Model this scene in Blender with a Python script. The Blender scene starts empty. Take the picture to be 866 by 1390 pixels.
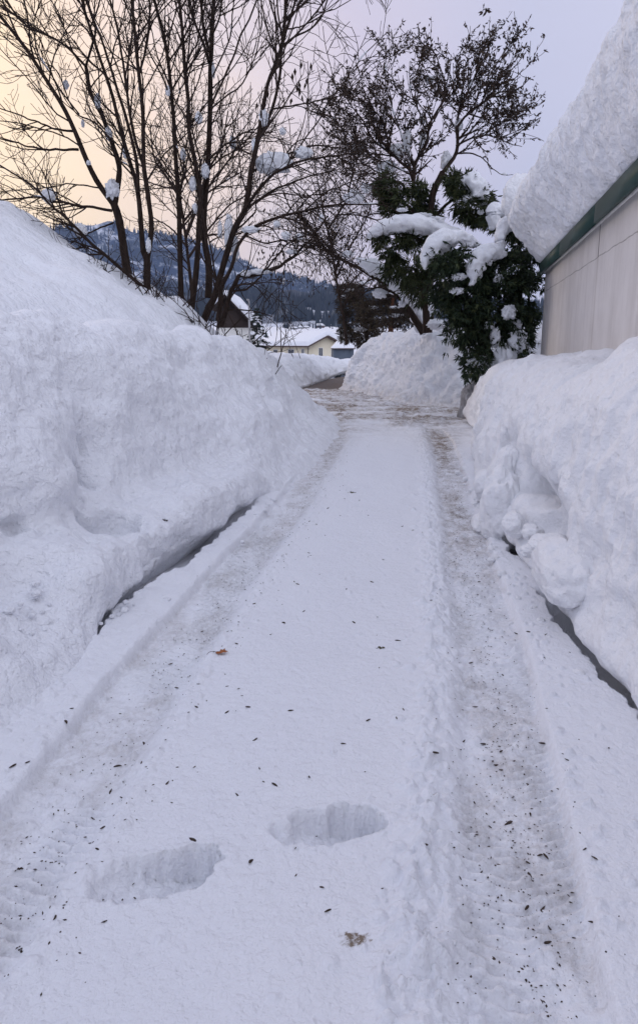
import bpy, math, random
import numpy as np
from mathutils import Vector

random.seed(11)
rng = np.random.default_rng(11)
R = math.radians
scene = bpy.context.scene
col = scene.collection

# ------------------------------------------------------------------ camera numbers
EYE = 1.4
TILT = R(11.37)
FPX = 920.0            # focal length in pixels of the 866 x 1390 photograph
CX, CY = 433.0, 650.0
ct, st = math.cos(TILT), math.sin(TILT)


def P(px, py, Y):
    """point of the place seen at a picture position, at distance Y along the ground"""
    a = (px - CX) / FPX
    v = (py - CY) / FPX
    dy = ct - v * st
    dz = -st - v * ct
    t = Y / dy
    return np.array([a * t, Y, EYE + dz * t])


def Ps(lst, Y, dY=0.0):
    n = len(lst)
    out = []
    for i, (x, y) in enumerate(lst):
        f = i / max(1, n - 1)
        out.append(P(x, y, Y + dY * f))
    return np.array(out)


# ------------------------------------------------------------------ noise
_tab = rng.normal(size=(4096, 3))
_tab /= np.linalg.norm(_tab, axis=1)[:, None]
_tab2 = rng.uniform(0, 2 * np.pi, 4096)
_tab2 = np.stack([np.cos(_tab2), np.sin(_tab2)], 1)


def _h(ix, iy, iz, seed):
    h = (ix * 73856093) ^ (iy * 19349663) ^ (iz * 83492791) ^ (seed * 2654435)
    h = h ^ (h >> 13)
    return (h * 1274126177 >> 7) & 4095


def noise2(x, y, seed=0):
    x = np.asarray(x, dtype=np.float64); y = np.asarray(y, dtype=np.float64)
    ix = np.floor(x).astype(np.int64); iy = np.floor(y).astype(np.int64)
    fx = x - ix; fy = y - iy
    u = fx * fx * fx * (fx * (fx * 6 - 15) + 10)
    v = fy * fy * fy * (fy * (fy * 6 - 15) + 10)
    z0 = np.zeros_like(ix)

    def g(a, b):
        t = _tab2[_h(ix + a, iy + b, z0, seed)]
        return t[..., 0] * (fx - a) + t[..., 1] * (fy - b)
    n00, n10, n01, n11 = g(0, 0), g(1, 0), g(0, 1), g(1, 1)
    return ((n00 * (1 - u) + n10 * u) * (1 - v) + (n01 * (1 - u) + n11 * u) * v) * 1.4


def noise3(p, seed=0):
    x, y, z = p[..., 0], p[..., 1], p[..., 2]
    ix = np.floor(x).astype(np.int64); iy = np.floor(y).astype(np.int64); iz = np.floor(z).astype(np.int64)
    fx = x - ix; fy = y - iy; fz = z - iz
    u = fx * fx * (3 - 2 * fx); v = fy * fy * (3 - 2 * fy); w = fz * fz * (3 - 2 * fz)
    out = 0
    for a in (0, 1):
        for b in (0, 1):
            for c in (0, 1):
                t = _tab[_h(ix + a, iy + b, iz + c, seed)]
                d = t[..., 0] * (fx - a) + t[..., 1] * (fy - b) + t[..., 2] * (fz - c)
                out = out + d * (u if a else 1 - u) * (v if b else 1 - v) * (w if c else 1 - w)
    return out * 1.5


def fbm2(x, y, octs=4, seed=0, gain=0.5):
    s, a, f = 0, 1.0, 1.0
    for o in range(octs):
        s = s + a * noise2(x * f, y * f, seed + o * 17)
        a *= gain; f *= 2.03
    return s


def fbm3(p, octs=4, seed=0, gain=0.5):
    s, a, f = 0, 1.0, 1.0
    for o in range(octs):
        s = s + a * noise3(p * f, seed + o * 17)
        a *= gain; f *= 2.03
    return s


def sst(a, b, x):
    t = np.clip((x - a) / (b - a), 0, 1)
    return t * t * (3 - 2 * t)


def interp(pts, y):
    pts = np.array(pts, dtype=float)
    return np.interp(y, pts[:, 0], pts[:, 1])


def catmull(pts, n=24):
    p = np.array(pts, dtype=float)
    q = np.vstack([2 * p[0] - p[1], p, 2 * p[-1] - p[-2]])
    out = []
    for i in range(1, len(q) - 2):
        t = np.linspace(0, 1, n, endpoint=False)[:, None]
        a, b, c, d = q[i - 1], q[i], q[i + 1], q[i + 2]
        out.append(0.5 * ((2 * b) + (-a + c) * t + (2 * a - 5 * b + 4 * c - d) * t ** 2 + (-a + 3 * b - 3 * c + d) * t ** 3))
    out.append(p[-1:])
    return np.vstack(out)


# ------------------------------------------------------------------ objects
def mesh_obj(name, verts, loops, starts, mat, parent=None, smooth=True, attrs=None):
    me = bpy.data.meshes.new(name)
    verts = np.asarray(verts, dtype=np.float32).reshape(-1, 3)
    loops = np.asarray(loops, dtype=np.int32).ravel()
    starts = np.asarray(starts, dtype=np.int32).ravel()
    me.vertices.add(len(verts)); me.vertices.foreach_set('co', verts.ravel())
    me.loops.add(len(loops)); me.loops.foreach_set('vertex_index', loops)
    me.polygons.add(len(starts)); me.polygons.foreach_set('loop_start', starts)
    me.update(calc_edges=True)
    me.validate()
    if smooth:
        me.polygons.foreach_set('use_smooth', np.ones(len(me.polygons), dtype=bool))
    if attrs:
        for k, v in attrs.items():
            at = me.attributes.new(k, 'FLOAT', 'POINT')
            at.data.foreach_set('value', np.asarray(v, dtype=np.float32).ravel())
    if mat is not None:
        me.materials.append(mat)
    o = bpy.data.objects.new(name, me)
    col.objects.link(o)
    if parent is not None:
        o.parent = parent
        o.matrix_parent_inverse.identity()
        # vertices are given in world space: bring them into the parent's space
        L = np.array(parent.matrix_world_loc, dtype=np.float32) if hasattr(parent, 'matrix_world_loc') else np.array(world_loc(parent), dtype=np.float32)
        me.vertices.foreach_set('co', (verts - L).ravel())
        me.update()
    return o


def world_loc(o):
    v = Vector(o.location)
    while o.parent is not None:
        o = o.parent
        v = v + Vector(o.location)
    return v


def grid_faces(nr, nc, base=0, wrap=False):
    i = np.arange(nr - 1)[:, None]
    ncc = nc if wrap else nc - 1
    j = np.arange(ncc)[None, :]
    j2 = (j + 1) % nc
    f = np.stack([i * nc + j, i * nc + j2, (i + 1) * nc + j2, (i + 1) * nc + j], -1)
    return f.reshape(-1, 4) + base


class MB:
    """collects polygons for ONE mesh"""
    def __init__(self):
        self.v = []; self.f = []; self.n = 0

    def add(self, verts, faces):
        verts = np.asarray(verts, dtype=float).reshape(-1, 3)
        faces = np.asarray(faces, dtype=np.int64)
        self.v.append(verts); self.f.append(faces + self.n); self.n += len(verts)

    def tube(self, pts, rad, k=6, cap=True):
        pts = np.asarray(pts, dtype=float); n = len(pts)
        rad = np.asarray(rad, dtype=float)
        t = np.gradient(pts, axis=0)
        t /= np.linalg.norm(t, axis=1)[:, None] + 1e-9
        ref = np.array([0.31, 0.87, 0.38]) if abs(t[0] @ np.array([0.31, 0.87, 0.38])) < .9 else np.array([1.0, 0, 0])
        a = np.cross(t, ref); a /= np.linalg.norm(a, axis=1)[:, None] + 1e-9
        b = np.cross(t, a)
        ph = np.linspace(0, 2 * np.pi, k, endpoint=False)
        ring = pts[:, None, :] + rad[:, None, None] * (np.cos(ph)[None, :, None] * a[:, None, :] + np.sin(ph)[None, :, None] * b[:, None, :])
        self.add(ring.reshape(-1, 3), grid_faces(n, k, wrap=True))

    def box(self, c, s, rz=0.0):
        c = np.array(c, float); s = np.array(s, float) / 2
        v = np.array([[x, y, z] for z in (-1, 1) for y in (-1, 1) for x in (-1, 1)], float) * s
        ca, sa = math.cos(rz), math.sin(rz)
        v = np.stack([v[:, 0] * ca - v[:, 1] * sa, v[:, 0] * sa + v[:, 1] * ca, v[:, 2]], 1) + c
        self.add(v, [[0, 2, 3, 1], [4, 5, 7, 6], [0, 1, 5, 4], [2, 6, 7, 3], [0, 4, 6, 2], [1, 3, 7, 5]])

    def build(self, name, mat, parent=None, smooth=True):
        v = np.vstack(self.v) if self.v else np.zeros((0, 3))
        loops = []; starts = []; pos = 0
        for f in self.f:
            if f.size == 0:
                continue
            k = f.shape[1]
            loops.append(f.ravel()); starts.append(pos + np.arange(len(f)) * k); pos += f.size
        return mesh_obj(name, v, np.concatenate(loops), np.concatenate(starts), mat, parent, smooth)


def grid_obj(name, V, mat, parent=None, attrs=None, flip=False):
    nr, nc = V.shape[:2]
    f = grid_faces(nr, nc)
    if flip:
        f = f[:, ::-1]
    return mesh_obj(name, V.reshape(-1, 3), f, np.arange(len(f)) * 4, mat, parent, True, attrs)


def tag(o, label=None, cat=None, group=None, kind=None):
    if label: o['label'] = label
    if cat: o['category'] = cat
    if group: o['group'] = group
    if kind: o['kind'] = kind
    return o


def thing(name, label, cat, loc, group=None):
    o = bpy.data.objects.new(name, None)
    col.objects.link(o)
    o.location = Vector([float(c) for c in loc])
    o.empty_display_size = .2
    return tag(o, label, cat, group)


# ------------------------------------------------------------------ materials
class NT:
    def __init__(self, name):
        self.m = bpy.data.materials.new(name); self.m.use_nodes = True
        self.t = self.m.node_tree; self.t.nodes.clear()
        self.out = self.n('ShaderNodeOutputMaterial')

    def n(self, typ, **kw):
        x = self.t.nodes.new(typ)
        for k, v in kw.items():
            if k.startswith('i_'):
                x.inputs[k[2:].replace('_', ' ')].default_value = v
            else:
                setattr(x, k, v)
        return x

    def l(self, a, b):
        self.t.links.new(a, b)

    def noise(self, scale, detail=4, rough=.55, vec=None, dist=0.0):
        x = self.n('ShaderNodeTexNoise'); x.inputs['Scale'].default_value = scale
        x.inputs['Detail'].default_value = detail; x.inputs['Roughness'].default_value = rough
        x.inputs['Distortion'].default_value = dist
        if vec is not None: self.l(vec, x.inputs['Vector'])
        return x.outputs['Fac']

    def ramp(self, fac, stops):
        x = self.n('ShaderNodeValToRGB'); e = x.color_ramp.elements
        while len(e) < len(stops): e.new(.5)
        for i, (p, c) in enumerate(stops):
            e[i].position = p; e[i].color = (*c, 1) if len(c) == 3 else c
        self.l(fac, x.inputs['Fac'])
        return x.outputs['Color']

    def math(self, op, a, b=None, c=None, clamp=False):
        x = self.n('ShaderNodeMath', operation=op); x.use_clamp = clamp
        for i, s in enumerate((a, b, c)):
            if s is None: continue
            if isinstance(s, (int, float)): x.inputs[i].default_value = s
            else: self.l(s, x.inputs[i])
        return x.outputs[0]

    def mix(self, fac, a, b):
        x = self.n('ShaderNodeMix', data_type='RGBA')
        for s, k in ((fac, 0), (a, 6), (b, 7)):
            if isinstance(s, (int, float)): x.inputs[k].default_value = s
            elif isinstance(s, tuple): x.inputs[k].default_value = (*s, 1)
            else: self.l(s, x.inputs[k])
        return x.outputs[2]

    def attr(self, name):
        return self.n('ShaderNodeAttribute', attribute_name=name).outputs['Fac']

    def objvec(self, scale=(1, 1, 1)):
        tc = self.n('ShaderNodeTexCoord')
        mp = self.n('ShaderNodeMapping'); mp.inputs['Scale'].default_value = scale
        self.l(tc.outputs['Object'], mp.inputs['Vector'])
        return mp.outputs['Vector']

    def bump(self, h, strength, dist, normal=None):
        x = self.n('ShaderNodeBump'); x.inputs['Strength'].default_value = strength
        x.inputs['Distance'].default_value = dist
        self.l(h, x.inputs['Height'])
        if normal is not None: self.l(normal, x.inputs['Normal'])
        return x.outputs['Normal']

    def pbr(self, color, rough=.6, normal=None, spec=.3, metal=0.0):
        b = self.n('ShaderNodeBsdfPrincipled')
        for s, k in ((color, 'Base Color'), (rough, 'Roughness'), (spec, 'Specular IOR Level'), (metal, 'Metallic')):
            if isinstance(s, (int, float)): b.inputs[k].default_value = s
            elif isinstance(s, tuple): b.inputs[k].default_value = (*s, 1)
            else: self.l(s, b.inputs[k])
        if normal is not None: self.l(normal, b.inputs['Normal'])
        self.l(b.outputs[0], self.out.inputs['Surface'])
        return self.m


SNOW = (.805, .82, .86)


def snow_mat(name, bumps=((14, .02), (60, .008), (300, .002)), dirt=None, base=SNOW, gritty=.0):
    k = NT(name)
    v = k.objvec()
    nrm = None
    for i, (sc, d) in enumerate(bumps):
        h = k.noise(sc, 3, .6, v)
        nrm = k.bump(h, 1.0, d, nrm)
    c = k.mix(k.math('MULTIPLY', k.noise(2.2, 4, .6, v), .5), base, (base[0] * .93, base[1] * .93, base[2] * .95))
    if dirt:
        a = k.attr('dirt')
        n1 = k.ramp(k.noise(9, 6, .7, v), [(.38, (0, 0, 0)), (.62, (1, 1, 1))])
        n2 = k.ramp(k.noise(55, 5, .7, v), [(.42, (0, 0, 0)), (.66, (1, 1, 1))])
        nn = k.math('MULTIPLY', k.math('ADD', k.math('MULTIPLY', n1, .6), k.math('MULTIPLY', n2, .5)), a, clamp=True)
        c = k.mix(nn, c, dirt)
        g = k.ramp(k.noise(210, 2, .6, v), [(.68, (0, 0, 0)), (.73, (1, 1, 1))])
        c = k.mix(k.math('MULTIPLY', g, k.math('MINIMUM', k.math('MULTIPLY', a, 1.6), .8)), c, (.10, .075, .055))
    return k.pbr(c, .55, nrm, .25)


M_road = snow_mat('packed_snow', ((30, .012), (110, .003)), dirt=(.205, .160, .122))
M_bankL = snow_mat('bank_snow', ((15, .036), (36, .009)), dirt=(.50, .47, .45))
M_bankR = snow_mat('bank_snow_right', ((12, .026), (36, .009)), dirt=(.46, .43, .41), base=(.81, .815, .835))
M_bankF = snow_mat('far_bank_snow', ((6, .06), (25, .035)), dirt=(.42, .37, .33))
M_hill = snow_mat('hill_snow', ((5, .07), (22, .025)))
M_ground = snow_mat('field_snow', ((1.2, .1), (8, .04)))
M_roofsnow = snow_mat('roof_snow', ((7, .05), (20, .028)), base=(.80, .805, .83))
M_clump = snow_mat('clinging_snow', ((12, .03), (45, .015), (160, .004)))


def bark(name, c1, c2, scale=18):
    k = NT(name)
    v = k.objvec((1, 1, .22))
    h = k.noise(scale, 6, .7, v)
    return k.pbr(k.ramp(h, [(.3, c1), (.7, c2)]), .85, k.bump(h, .8, .02), .1)


M_bark = bark('dark_bark', (.013, .009, .008), (.045, .030, .023))
M_twig = bark('twig_bark', (.020, .014, .012), (.050, .034, .028), 30)
M_redbark = bark('reddish_bark', (.09, .040, .025), (.20, .095, .06))


def leafm(name, c1, c2, c3, scale=9):
    k = NT(name)
    v = k.objvec()
    c = k.ramp(k.noise(scale, 3, .7, v), [(.3, c1), (.52, c2), (.72, c3)])
    return k.pbr(c, .65, None, .2)


M_yew = leafm('yew_needles', (.010, .018, .010), (.022, .036, .017), (.075, .085, .034), 7)
M_yew2 = leafm('olive_needles', (.014, .020, .009), (.032, .042, .016), (.080, .082, .032), 5)
M_pine = leafm('brown_needles', (.022, .016, .012), (.050, .036, .024), (.085, .070, .040), 4)
M_deadleaf = leafm('dry_leaves', (.016, .011, .009), (.042, .027, .019), (.085, .052, .032))
M_spruce = leafm('spruce_needles', (.010, .016, .014), (.020, .032, .026), (.036, .052, .040), 3)


def plain(name, c, rough=.6, metal=0, sc=8, var=.25, spec=.3):
    k = NT(name)
    v = k.objvec()
    f = k.noise(sc, 5, .6, v)
    cc = k.mix(f, tuple(x * (1 - var) for x in c), tuple(min(1, x * (1 + var)) for x in c))
    return k.pbr(cc, rough, k.bump(f, .3, .01), spec, metal)


M_green = plain('green_metal', (.012, .044, .037), .5, 0, 5, .10)
M_grey = plain('grey_metal', (.30, .30, .31), .5, .3)
M_cream = plain('cream_plaster', (.70, .64, .50), .9, 0, 1.5, .1)
M_darkwood = plain('dark_wood', (.035, .024, .020), .8, 0, 3, .4)
M_white = plain('white_paint', (.75, .74, .72), .6)
M_glass = plain('dark_glass', (.03, .035, .045), .12, 0, 2, .2, .6)
M_blue = plain('blue_grey_cladding', (.10, .125, .165), .6, 0, 2, .15)
M_car = plain('dark_car_paint', (.04, .042, .05), .3, 0, 3, .1, .5)
M_tyre = plain('tyre_rubber', (.02, .02, .02), .9)
M_brownroof = plain('brown_tiles', (.085, .055, .045), .8)
M_asphalt = None
k = NT('wet_asphalt')
v = k.objvec()
f = k.noise(1.3, 6, .65, v)
M_asphalt = k.pbr(k.ramp(f, [(.3, (.055, .040, .032)), (.55, (.095, .068, .052)), (.75, (.17, .13, .10))]), k.ramp(f, [(.3, (.6,) * 3), (.7, (.85,) * 3)]), k.bump(k.noise(60, 4, .6, v), .6, .01), .4)
# ================================================================== TERRAIN
BL = [(-2.0, -3), (-1.75, -1), (-1.48, 1.0), (-1.155, 3.07), (-.65, 5.67), (-.03, 9.65), (.19, 11.6), (.14, 13.2), (-.45, 14.9), (-2.6, 16.7), (-6.5, 18), (-12, 19)]
BR = [(1.0, -3), (1.08, -1), (1.14, 1.0), (1.2, 2.37), (1.24, 3.55), (1.44, 5.67), (1.77, 7.6), (2.22, 9.65), (2.60, 11.8), (2.86, 13.2), (3.4, 14.0), (4.6, 14.2)]
curL = catmull(BL, 40)
curR = catmull(BR, 40)


def xL(Y): 
    m = curL[:, 1] <= 11.6
    return np.interp(Y, curL[m][:, 1], curL[m][:, 0])


def xR(Y):
    m = curR[:, 1] <= 13.2
    return np.interp(Y, curR[m][:, 1], curR[m][:, 0])


CTR_L = [(-3, -1.35), (1.0, -.93), (1.8, -.80), (2.8, -.70), (5.95, -.22), (9.65, .24), (12, .30), (14, -.1), (17, -2), (24, -6)]
CTR_R = [(-3, -.1), (1.0, .42), (1.43, .50), (2.8, .77), (5.5, 1.17), (9.65, 1.76), (12, 1.95), (14, 1.75), (17, .2), (20, -1.5), (24, -3)]


def road_grid():
    ys = [-4.0]
    while ys[-1] < 23.5:
        y = ys[-1]
        ys.append(y + (.08 if y < .9 else max(.0042, .0034 * y)))
    ys = np.array(ys)
    q = np.linspace(-1, 1, 760)
    c = .10 * ys + .0
    W = 1.75 + .13 * np.clip(ys, 0, 30) + .30 * np.clip(ys - 11, 0, 30)
    Y = np.repeat(ys[:, None], len(q), 1)
    X = c[:, None] + q[None, :] * W[:, None]
    return ys, q, c, W, X, Y


ys, qs, rc, rW, RX, RY = road_grid()
tl = RX - interp(CTR_L, ys)[:, None]
tr = RX - interp(CTR_R, ys)[:, None]
far = sst(8.6, 12, RY + .6 * noise2(RX * 1.5, RY * .8, 4))
wob = .022 * noise2(RY * 1.1, RX * .2, 5)
hw = .165
Z = .013 * fbm2(RX * 1.1, RY * .7, 4, 3) + .0035 * fbm2(RX * 7, RY * 7, 3, 9)
mL = sst(-hw - .02, -hw + .012, tl + wob) * (1 - sst(hw - .07, hw + .05, tl + wob))
mR = sst(-hw - .03, -hw + .05, tr + wob) * (1 - sst(hw - .02, hw + .015, tr + wob))
dep = 1 - .55 * far
Z -= (.036 * mL + .028 * mR) * dep
# raised shoulder left of the left rut, climbing gently to the bank; same on the right
sh = 1 - sst(-hw - .03, -hw + .0, tl + wob)
Z += sh * (.016 + .07 * np.clip(-tl - hw, 0, .6) + .012 * fbm2(RX * 6, RY * 4, 4, 33)) * (1 - far)
shr = sst(hw - .01, hw + .02, tr + wob)
Z += shr * .018 * (1 - far)
# windrow of pushed crumbs left of the right rut
bil = np.abs(fbm2(RX * 11, RY * 8, 4, 21))
w1 = np.exp(-((tr + .245) / .07) ** 2)
Z += w1 * (.006 + .034 * bil) * (1 - far)
w2 = np.exp(-((tl - .20) / .06) ** 2)
Z += w2 * (.003 + .02 * bil) * (1 - far)
# tyre tread
for m, t, sg in ((mL, tl, 1), (mR, tr, -1)):
    ph = RY * 27 + sg * np.abs(t) * 9
    amp = .0075 * sst(-.25, .25, fbm2(RX * 3, RY * 1.6, 2, 31)) * (1 - sst(4.5, 8, RY))
    Z += m * (1.5 if sg > 0 else 1.0) * amp * np.sign(np.sin(2 * np.pi * ph)) * np.abs(np.sin(2 * np.pi * ph)) ** .5
    Z += m * .010 * fbm2(RX * 14, RY * 20, 4, 41) * (1 - far)
# churned snow at the bend
Z += far * (.042 * fbm2(RX * 1.3 + RY * .6, RY * 2.2 - RX * .5, 5, 51) + .024 * np.abs(fbm2(RX * 5, RY * 5, 3, 57)))
# crumbs
row_of = lambda y: int(np.searchsorted(ys, y))
ix0 = row_of(1.1)
crumbs = []
for i in range(1900):
    y = 1.15 * (11 / 1.15) ** random.random()
    r = random.random()
    if r < .52: x = np.interp(y, *np.array(CTR_R).T) - .235 + random.gauss(0, .065)
    elif r < .66: x = np.interp(y, *np.array(CTR_R).T) + random.gauss(0, .09)
    elif r < .74: x = np.interp(y, *np.array(CTR_R).T) + .2 + abs(random.gauss(0, .05))
    elif r < .88: x = np.interp(y, *np.array(CTR_L).T) + random.gauss(0.05, .13)
    else: x = random.uniform(-1.1, 1.2) + .12 * y
    rad = random.choice([.006, .008, .010, .012, .016, .022 if r < .52 else .012])
    crumbs.append((x, y, rad, rad * random.uniform(.5, 1.0)))
for cx_, cy_ in ((-1.0, 2.0), (-.95, 1.6), (-1.05, 2.5)):
    for i in range(40):
        crumbs.append((cx_ + random.gauss(0, .14), cy_ + random.gauss(0, .25), random.uniform(.008, .02), random.uniform(.006, .014)))


def dent(x, y, rx, ry, h, rough=.25):
    r0, r1 = row_of(y - 2.4 * ry), row_of(y + 2.4 * ry) + 1
    r1 = min(r1, len(ys))
    if r1 - r0 < 2: return
    c0 = (x - 2.4 * rx - rc[r0]) / rW[r0]; c1 = (x + 2.4 * rx - rc[r0]) / rW[r0]
    j0 = max(0, int((c0 + 1) / 2 * 759)); j1 = min(760, int((c1 + 1) / 2 * 759) + 2)
    if j1 - j0 < 2: return
    a = RX[r0:r1, j0:j1] - x; b = RY[r0:r1, j0:j1] - y
    d = np.sqrt((a / rx) ** 2 + (b / ry) ** 2)
    Z[r0:r1, j0:j1] += h * np.clip(1.25 * (1 - sst(.35, 1.15, d)), 0, 1)


for (x, y, r, h) in crumbs:
    dent(x, y, r * random.uniform(.8, 1.5), r * random.uniform(.8, 1.5), h)


# two deep footprints, the walker stepping across the road
def footprint(x, y, L, Wd, ang, depth, sd):
    ca, sa = math.cos(ang), math.sin(ang)
    a = (RX - x) * ca + (RY - y) * sa
    b = -(RX - x) * sa + (RY - y) * ca
    n = .27 * fbm2(RX * 14, RY * 14, 4, sd) + .04 * fbm2(RX * 45, RY * 45, 2, sd + 3)
    d = np.sqrt((np.abs(a) / (L / 2)) ** 2.6 + (np.abs(b) / (Wd / 2)) ** 2.4) + n
    ins = 1 - sst(.87 - .34 * sst(.05, -.35, a / L), 1.03, d)
    global Z
    fl = depth * (1 - .72 * sst(-.5, .55, -a / L)) + .010 * fbm2(RX * 30, RY * 30, 3, sd + 5)
    Z = Z - ins * fl
    Z = Z + .006 * np.exp(-((d - 1.12) / .12) ** 2) + .004 * np.exp(-((d - 1.3) / .3) ** 2) * np.abs(fbm2(RX * 40, RY * 40, 2, sd + 8))


footprint(.025, 1.765, .33, .150, R(14), .125, 61)
footprint(-.44, 1.580, .36, .150, R(18), .115, 71)
dent(.20, 1.63, .03, .012, -.006); dent(-.385, 1.572, .016, .012, .035); dent(-.44, 1.566, .02, .010, .02)
# trench along the bank foot (the dark gap)
XLy = xL(RY); XRy = xR(RY)
jr = .04 * noise2(RY * 4, RY * 0 + .5, 81) + .022 * noise2(RY * 17, RY * 0 + .5, 82)
gr = sst(-.02, .0, RX - (XRy + .016 + jr)) * (1 - sst(3.45, 3.75, RY)) + .8 * sst(-.02, .0, RX - (XRy + .0 + jr)) * sst(4.3, 4.5, RY) * (1 - sst(6.6, 7, RY))
Z -= .20 * np.clip(gr, 0, 1)
jl = .07 * noise2(RY * 2.4, RY * 0 + .5, 83) + .028 * noise2(RY * 13, RY * 0 + .5, 84)
gl = sst(-.03, .0, (XLy + .055 + jl) - RX) * sst(3.0, 3.2, RY) * (1 - sst(5.3, 6.0, RY))
Z -= .17 * np.clip(gl, 0, 1)
# beyond the bend the road falls away
Z -= .16 * np.clip(RY - 20.7, 0, 10)
# dirt carried by the traffic
far2 = sst(9.0, 14.0, RY + 1.2 * noise2(RX * 1.3, RY * .7, 8))
dirt = .36 * mL * (1 - far) * sst(-.5, .3, fbm2(RX * 4, RY * 2, 2, 91)) + .44 * mR * (1 - far) * sst(-.5, .3, fbm2(RX * 4, RY * 2, 2, 92))
dirt += .30 * np.exp(-((tl - .05) / .16) ** 2) * sst(4, 7, RY) * (1 - far2)
dirt += .55 * np.exp(-((tr) / .15) ** 2) * sst(3, 6, RY) * (1 - far)
stripes = fbm2(RX * .9 + RY * .55, RY * 1.5 - RX * .35, 4, 95)
dirt += far2 * np.clip(1.15 + 1.5 * stripes, 0, 2.0)
dirt += .85 * np.exp(-((tr + .02) / .22) ** 2) * np.exp(-((RY - 9.9) / 1.5) ** 2)
dirt += .35 * np.exp(-((tl) / .2) ** 2) * np.exp(-((RY - 10.2) / 1.8) ** 2)
dirt *= 1 - .7 * np.exp(-((RX - .95) / .45) ** 2 - ((RY - 11.3) / .9) ** 2)
dirt += 3.5 * (1 - sst(.6, 1.0, np.sqrt(((RX - .085) / .040) ** 2 + ((RY - 1.375) / .020) ** 2) + .6 * fbm2(RX * 60, RY * 60, 3, 96)))
RZ = Z
road = grid_obj('road', np.stack([RX, RY, RZ], -1), M_road, None, {'dirt': np.clip(dirt, 0, 3)})
tag(road, kind='structure')


def road_z(x, y):
    r = min(max(row_of(y), 1), len(ys) - 1)
    j = int(np.clip(((x - rc[r]) / rW[r] + 1) / 2 * 759, 0, 759))
    return float(RZ[r, j])


# ------------------------------------------------------------------ ploughed banks: a profile swept along the foot line
def bank(name, curve, side, prof, hfun, ds_fun, nprof, amps, seed, mat, dfun=None, prof2=None, wfun=None, extra=None, dirt_h=.25, dirt_amt=0.0, lumps=None):
    c = np.array(curve)
    seg = np.r_[0, np.cumsum(np.linalg.norm(np.diff(c, axis=0), axis=1))]
    s = [0.0]
    while s[-1] < seg[-1]:
        x = np.interp(s[-1], seg, c[:, 0]); y = np.interp(s[-1], seg, c[:, 1])
        s.append(s[-1] + ds_fun(x, y))
    s = np.minimum(np.array(s), seg[-1])
    X = np.interp(s, seg, c[:, 0]); Yy = np.interp(s, seg, c[:, 1])
    ss = np.minimum(s + .25, seg[-1]); s2 = np.maximum(s - .25, 0)
    tx = np.interp(ss, seg, c[:, 0]) - np.interp(s2, seg, c[:, 0]); ty = np.interp(ss, seg, c[:, 1]) - np.interp(s2, seg, c[:, 1])
    tn = np.hypot(tx, ty); tx /= tn; ty /= tn
    nx, ny = (-ty, tx) if side < 0 else (ty, -tx)        # away from the road
    p = np.array(prof, float)
    ps = catmull(p, 24)
    ps = ps[np.r_[True, np.linalg.norm(np.diff(ps, axis=0), axis=1) > 1e-6]]
    cum = np.r_[0, np.cumsum(np.linalg.norm(np.diff(ps, axis=0), axis=1))]
    q = np.linspace(0, cum[-1], nprof)
    D = np.interp(q, cum, ps[:, 0]); H = np.interp(q, cum, ps[:, 1])
    if prof2 is not None:
        p2 = catmull(np.array(prof2, float), 24)
        p2 = p2[np.r_[True, np.linalg.norm(np.diff(p2, axis=0), axis=1) > 1e-6]]
        c2 = np.r_[0, np.cumsum(np.linalg.norm(np.diff(p2, axis=0), axis=1))]
        q2 = np.linspace(0, c2[-1], nprof)
        w2_ = wfun(X, Yy)[:, None]
        D = D[None, :] * (1 - w2_) + np.interp(q2, c2, p2[:, 0])[None, :] * w2_
        H = H[None, :] * (1 - w2_) + np.interp(q2, c2, p2[:, 1])[None, :] * w2_
    else:
        D = np.repeat(D[None, :], len(X), 0); H = np.repeat(H[None, :], len(X), 0)
    hs = hfun(X, Yy)
    dsc = dfun(X, Yy) if dfun else np.ones_like(X)
    Dm = D * dsc[:, None]
    V = np.stack([X[:, None] + nx[:, None] * Dm, Yy[:, None] + ny[:, None] * Dm, H * hs[:, None]], -1)
    # normals of the swept sheet
    du = np.gradient(V, axis=0); dv = np.gradient(V, axis=1)
    N = np.cross(du, dv); N /= np.linalg.norm(N, axis=2)[..., None] + 1e-9
    if N[len(N) // 2, nprof // 2, 2] < 0: N = -N
    off = 0
    for (sc, am, oc, kind) in amps:
        f = fbm3(V * np.array(sc if isinstance(sc, tuple) else (sc,) * 3), oc, seed + int(am * 9999))
        if kind == 'b': f = .45 - np.abs(f) * 1.3
        off = off + am * f
    if extra is not None: off = off + extra(V, D)
    foot = sst(0, .10, V[..., 2])
    V = V + N * (off * (.35 + .65 * foot))[..., None]
    dd = np.clip(dirt_amt * (1 - sst(.0, dirt_h, V[..., 2])) + 0, 0, 1)
    f = grid_faces(len(s), nprof)
    # orient outward
    a = V.reshape(-1, 3)
    v0 = a[f[:, 0]]; n0 = np.cross(a[f[:, 1]] - v0, a[f[:, 3]] - v0)
    if np.median(np.sum(n0 * N.reshape(-1, 3)[f[:, 0]], axis=1)) < 0: f = f[:, ::-1]
    verts = a; dirtv = dd.ravel()
    if lumps:
        vs, fs, dv_, base = [verts], [f], [dirtv], len(verts)
        for (ctr, rad, sq, sd) in lumps:
            lv, lf = blob(ctr, rad, sq, sd) if rad < .03 else blob(ctr, rad, sq, sd, .22, 56, 1.3, .012)
            vs.append(lv); fs.append(lf + base); base += len(lv); dv_.append(np.zeros(len(lv)))
        verts = np.vstack(vs); f = np.vstack(fs); dirtv = np.concatenate(dv_)
    return mesh_obj(name, verts, f, np.arange(len(f)) * 4, mat, None, True, {'dirt': dirtv})


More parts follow.
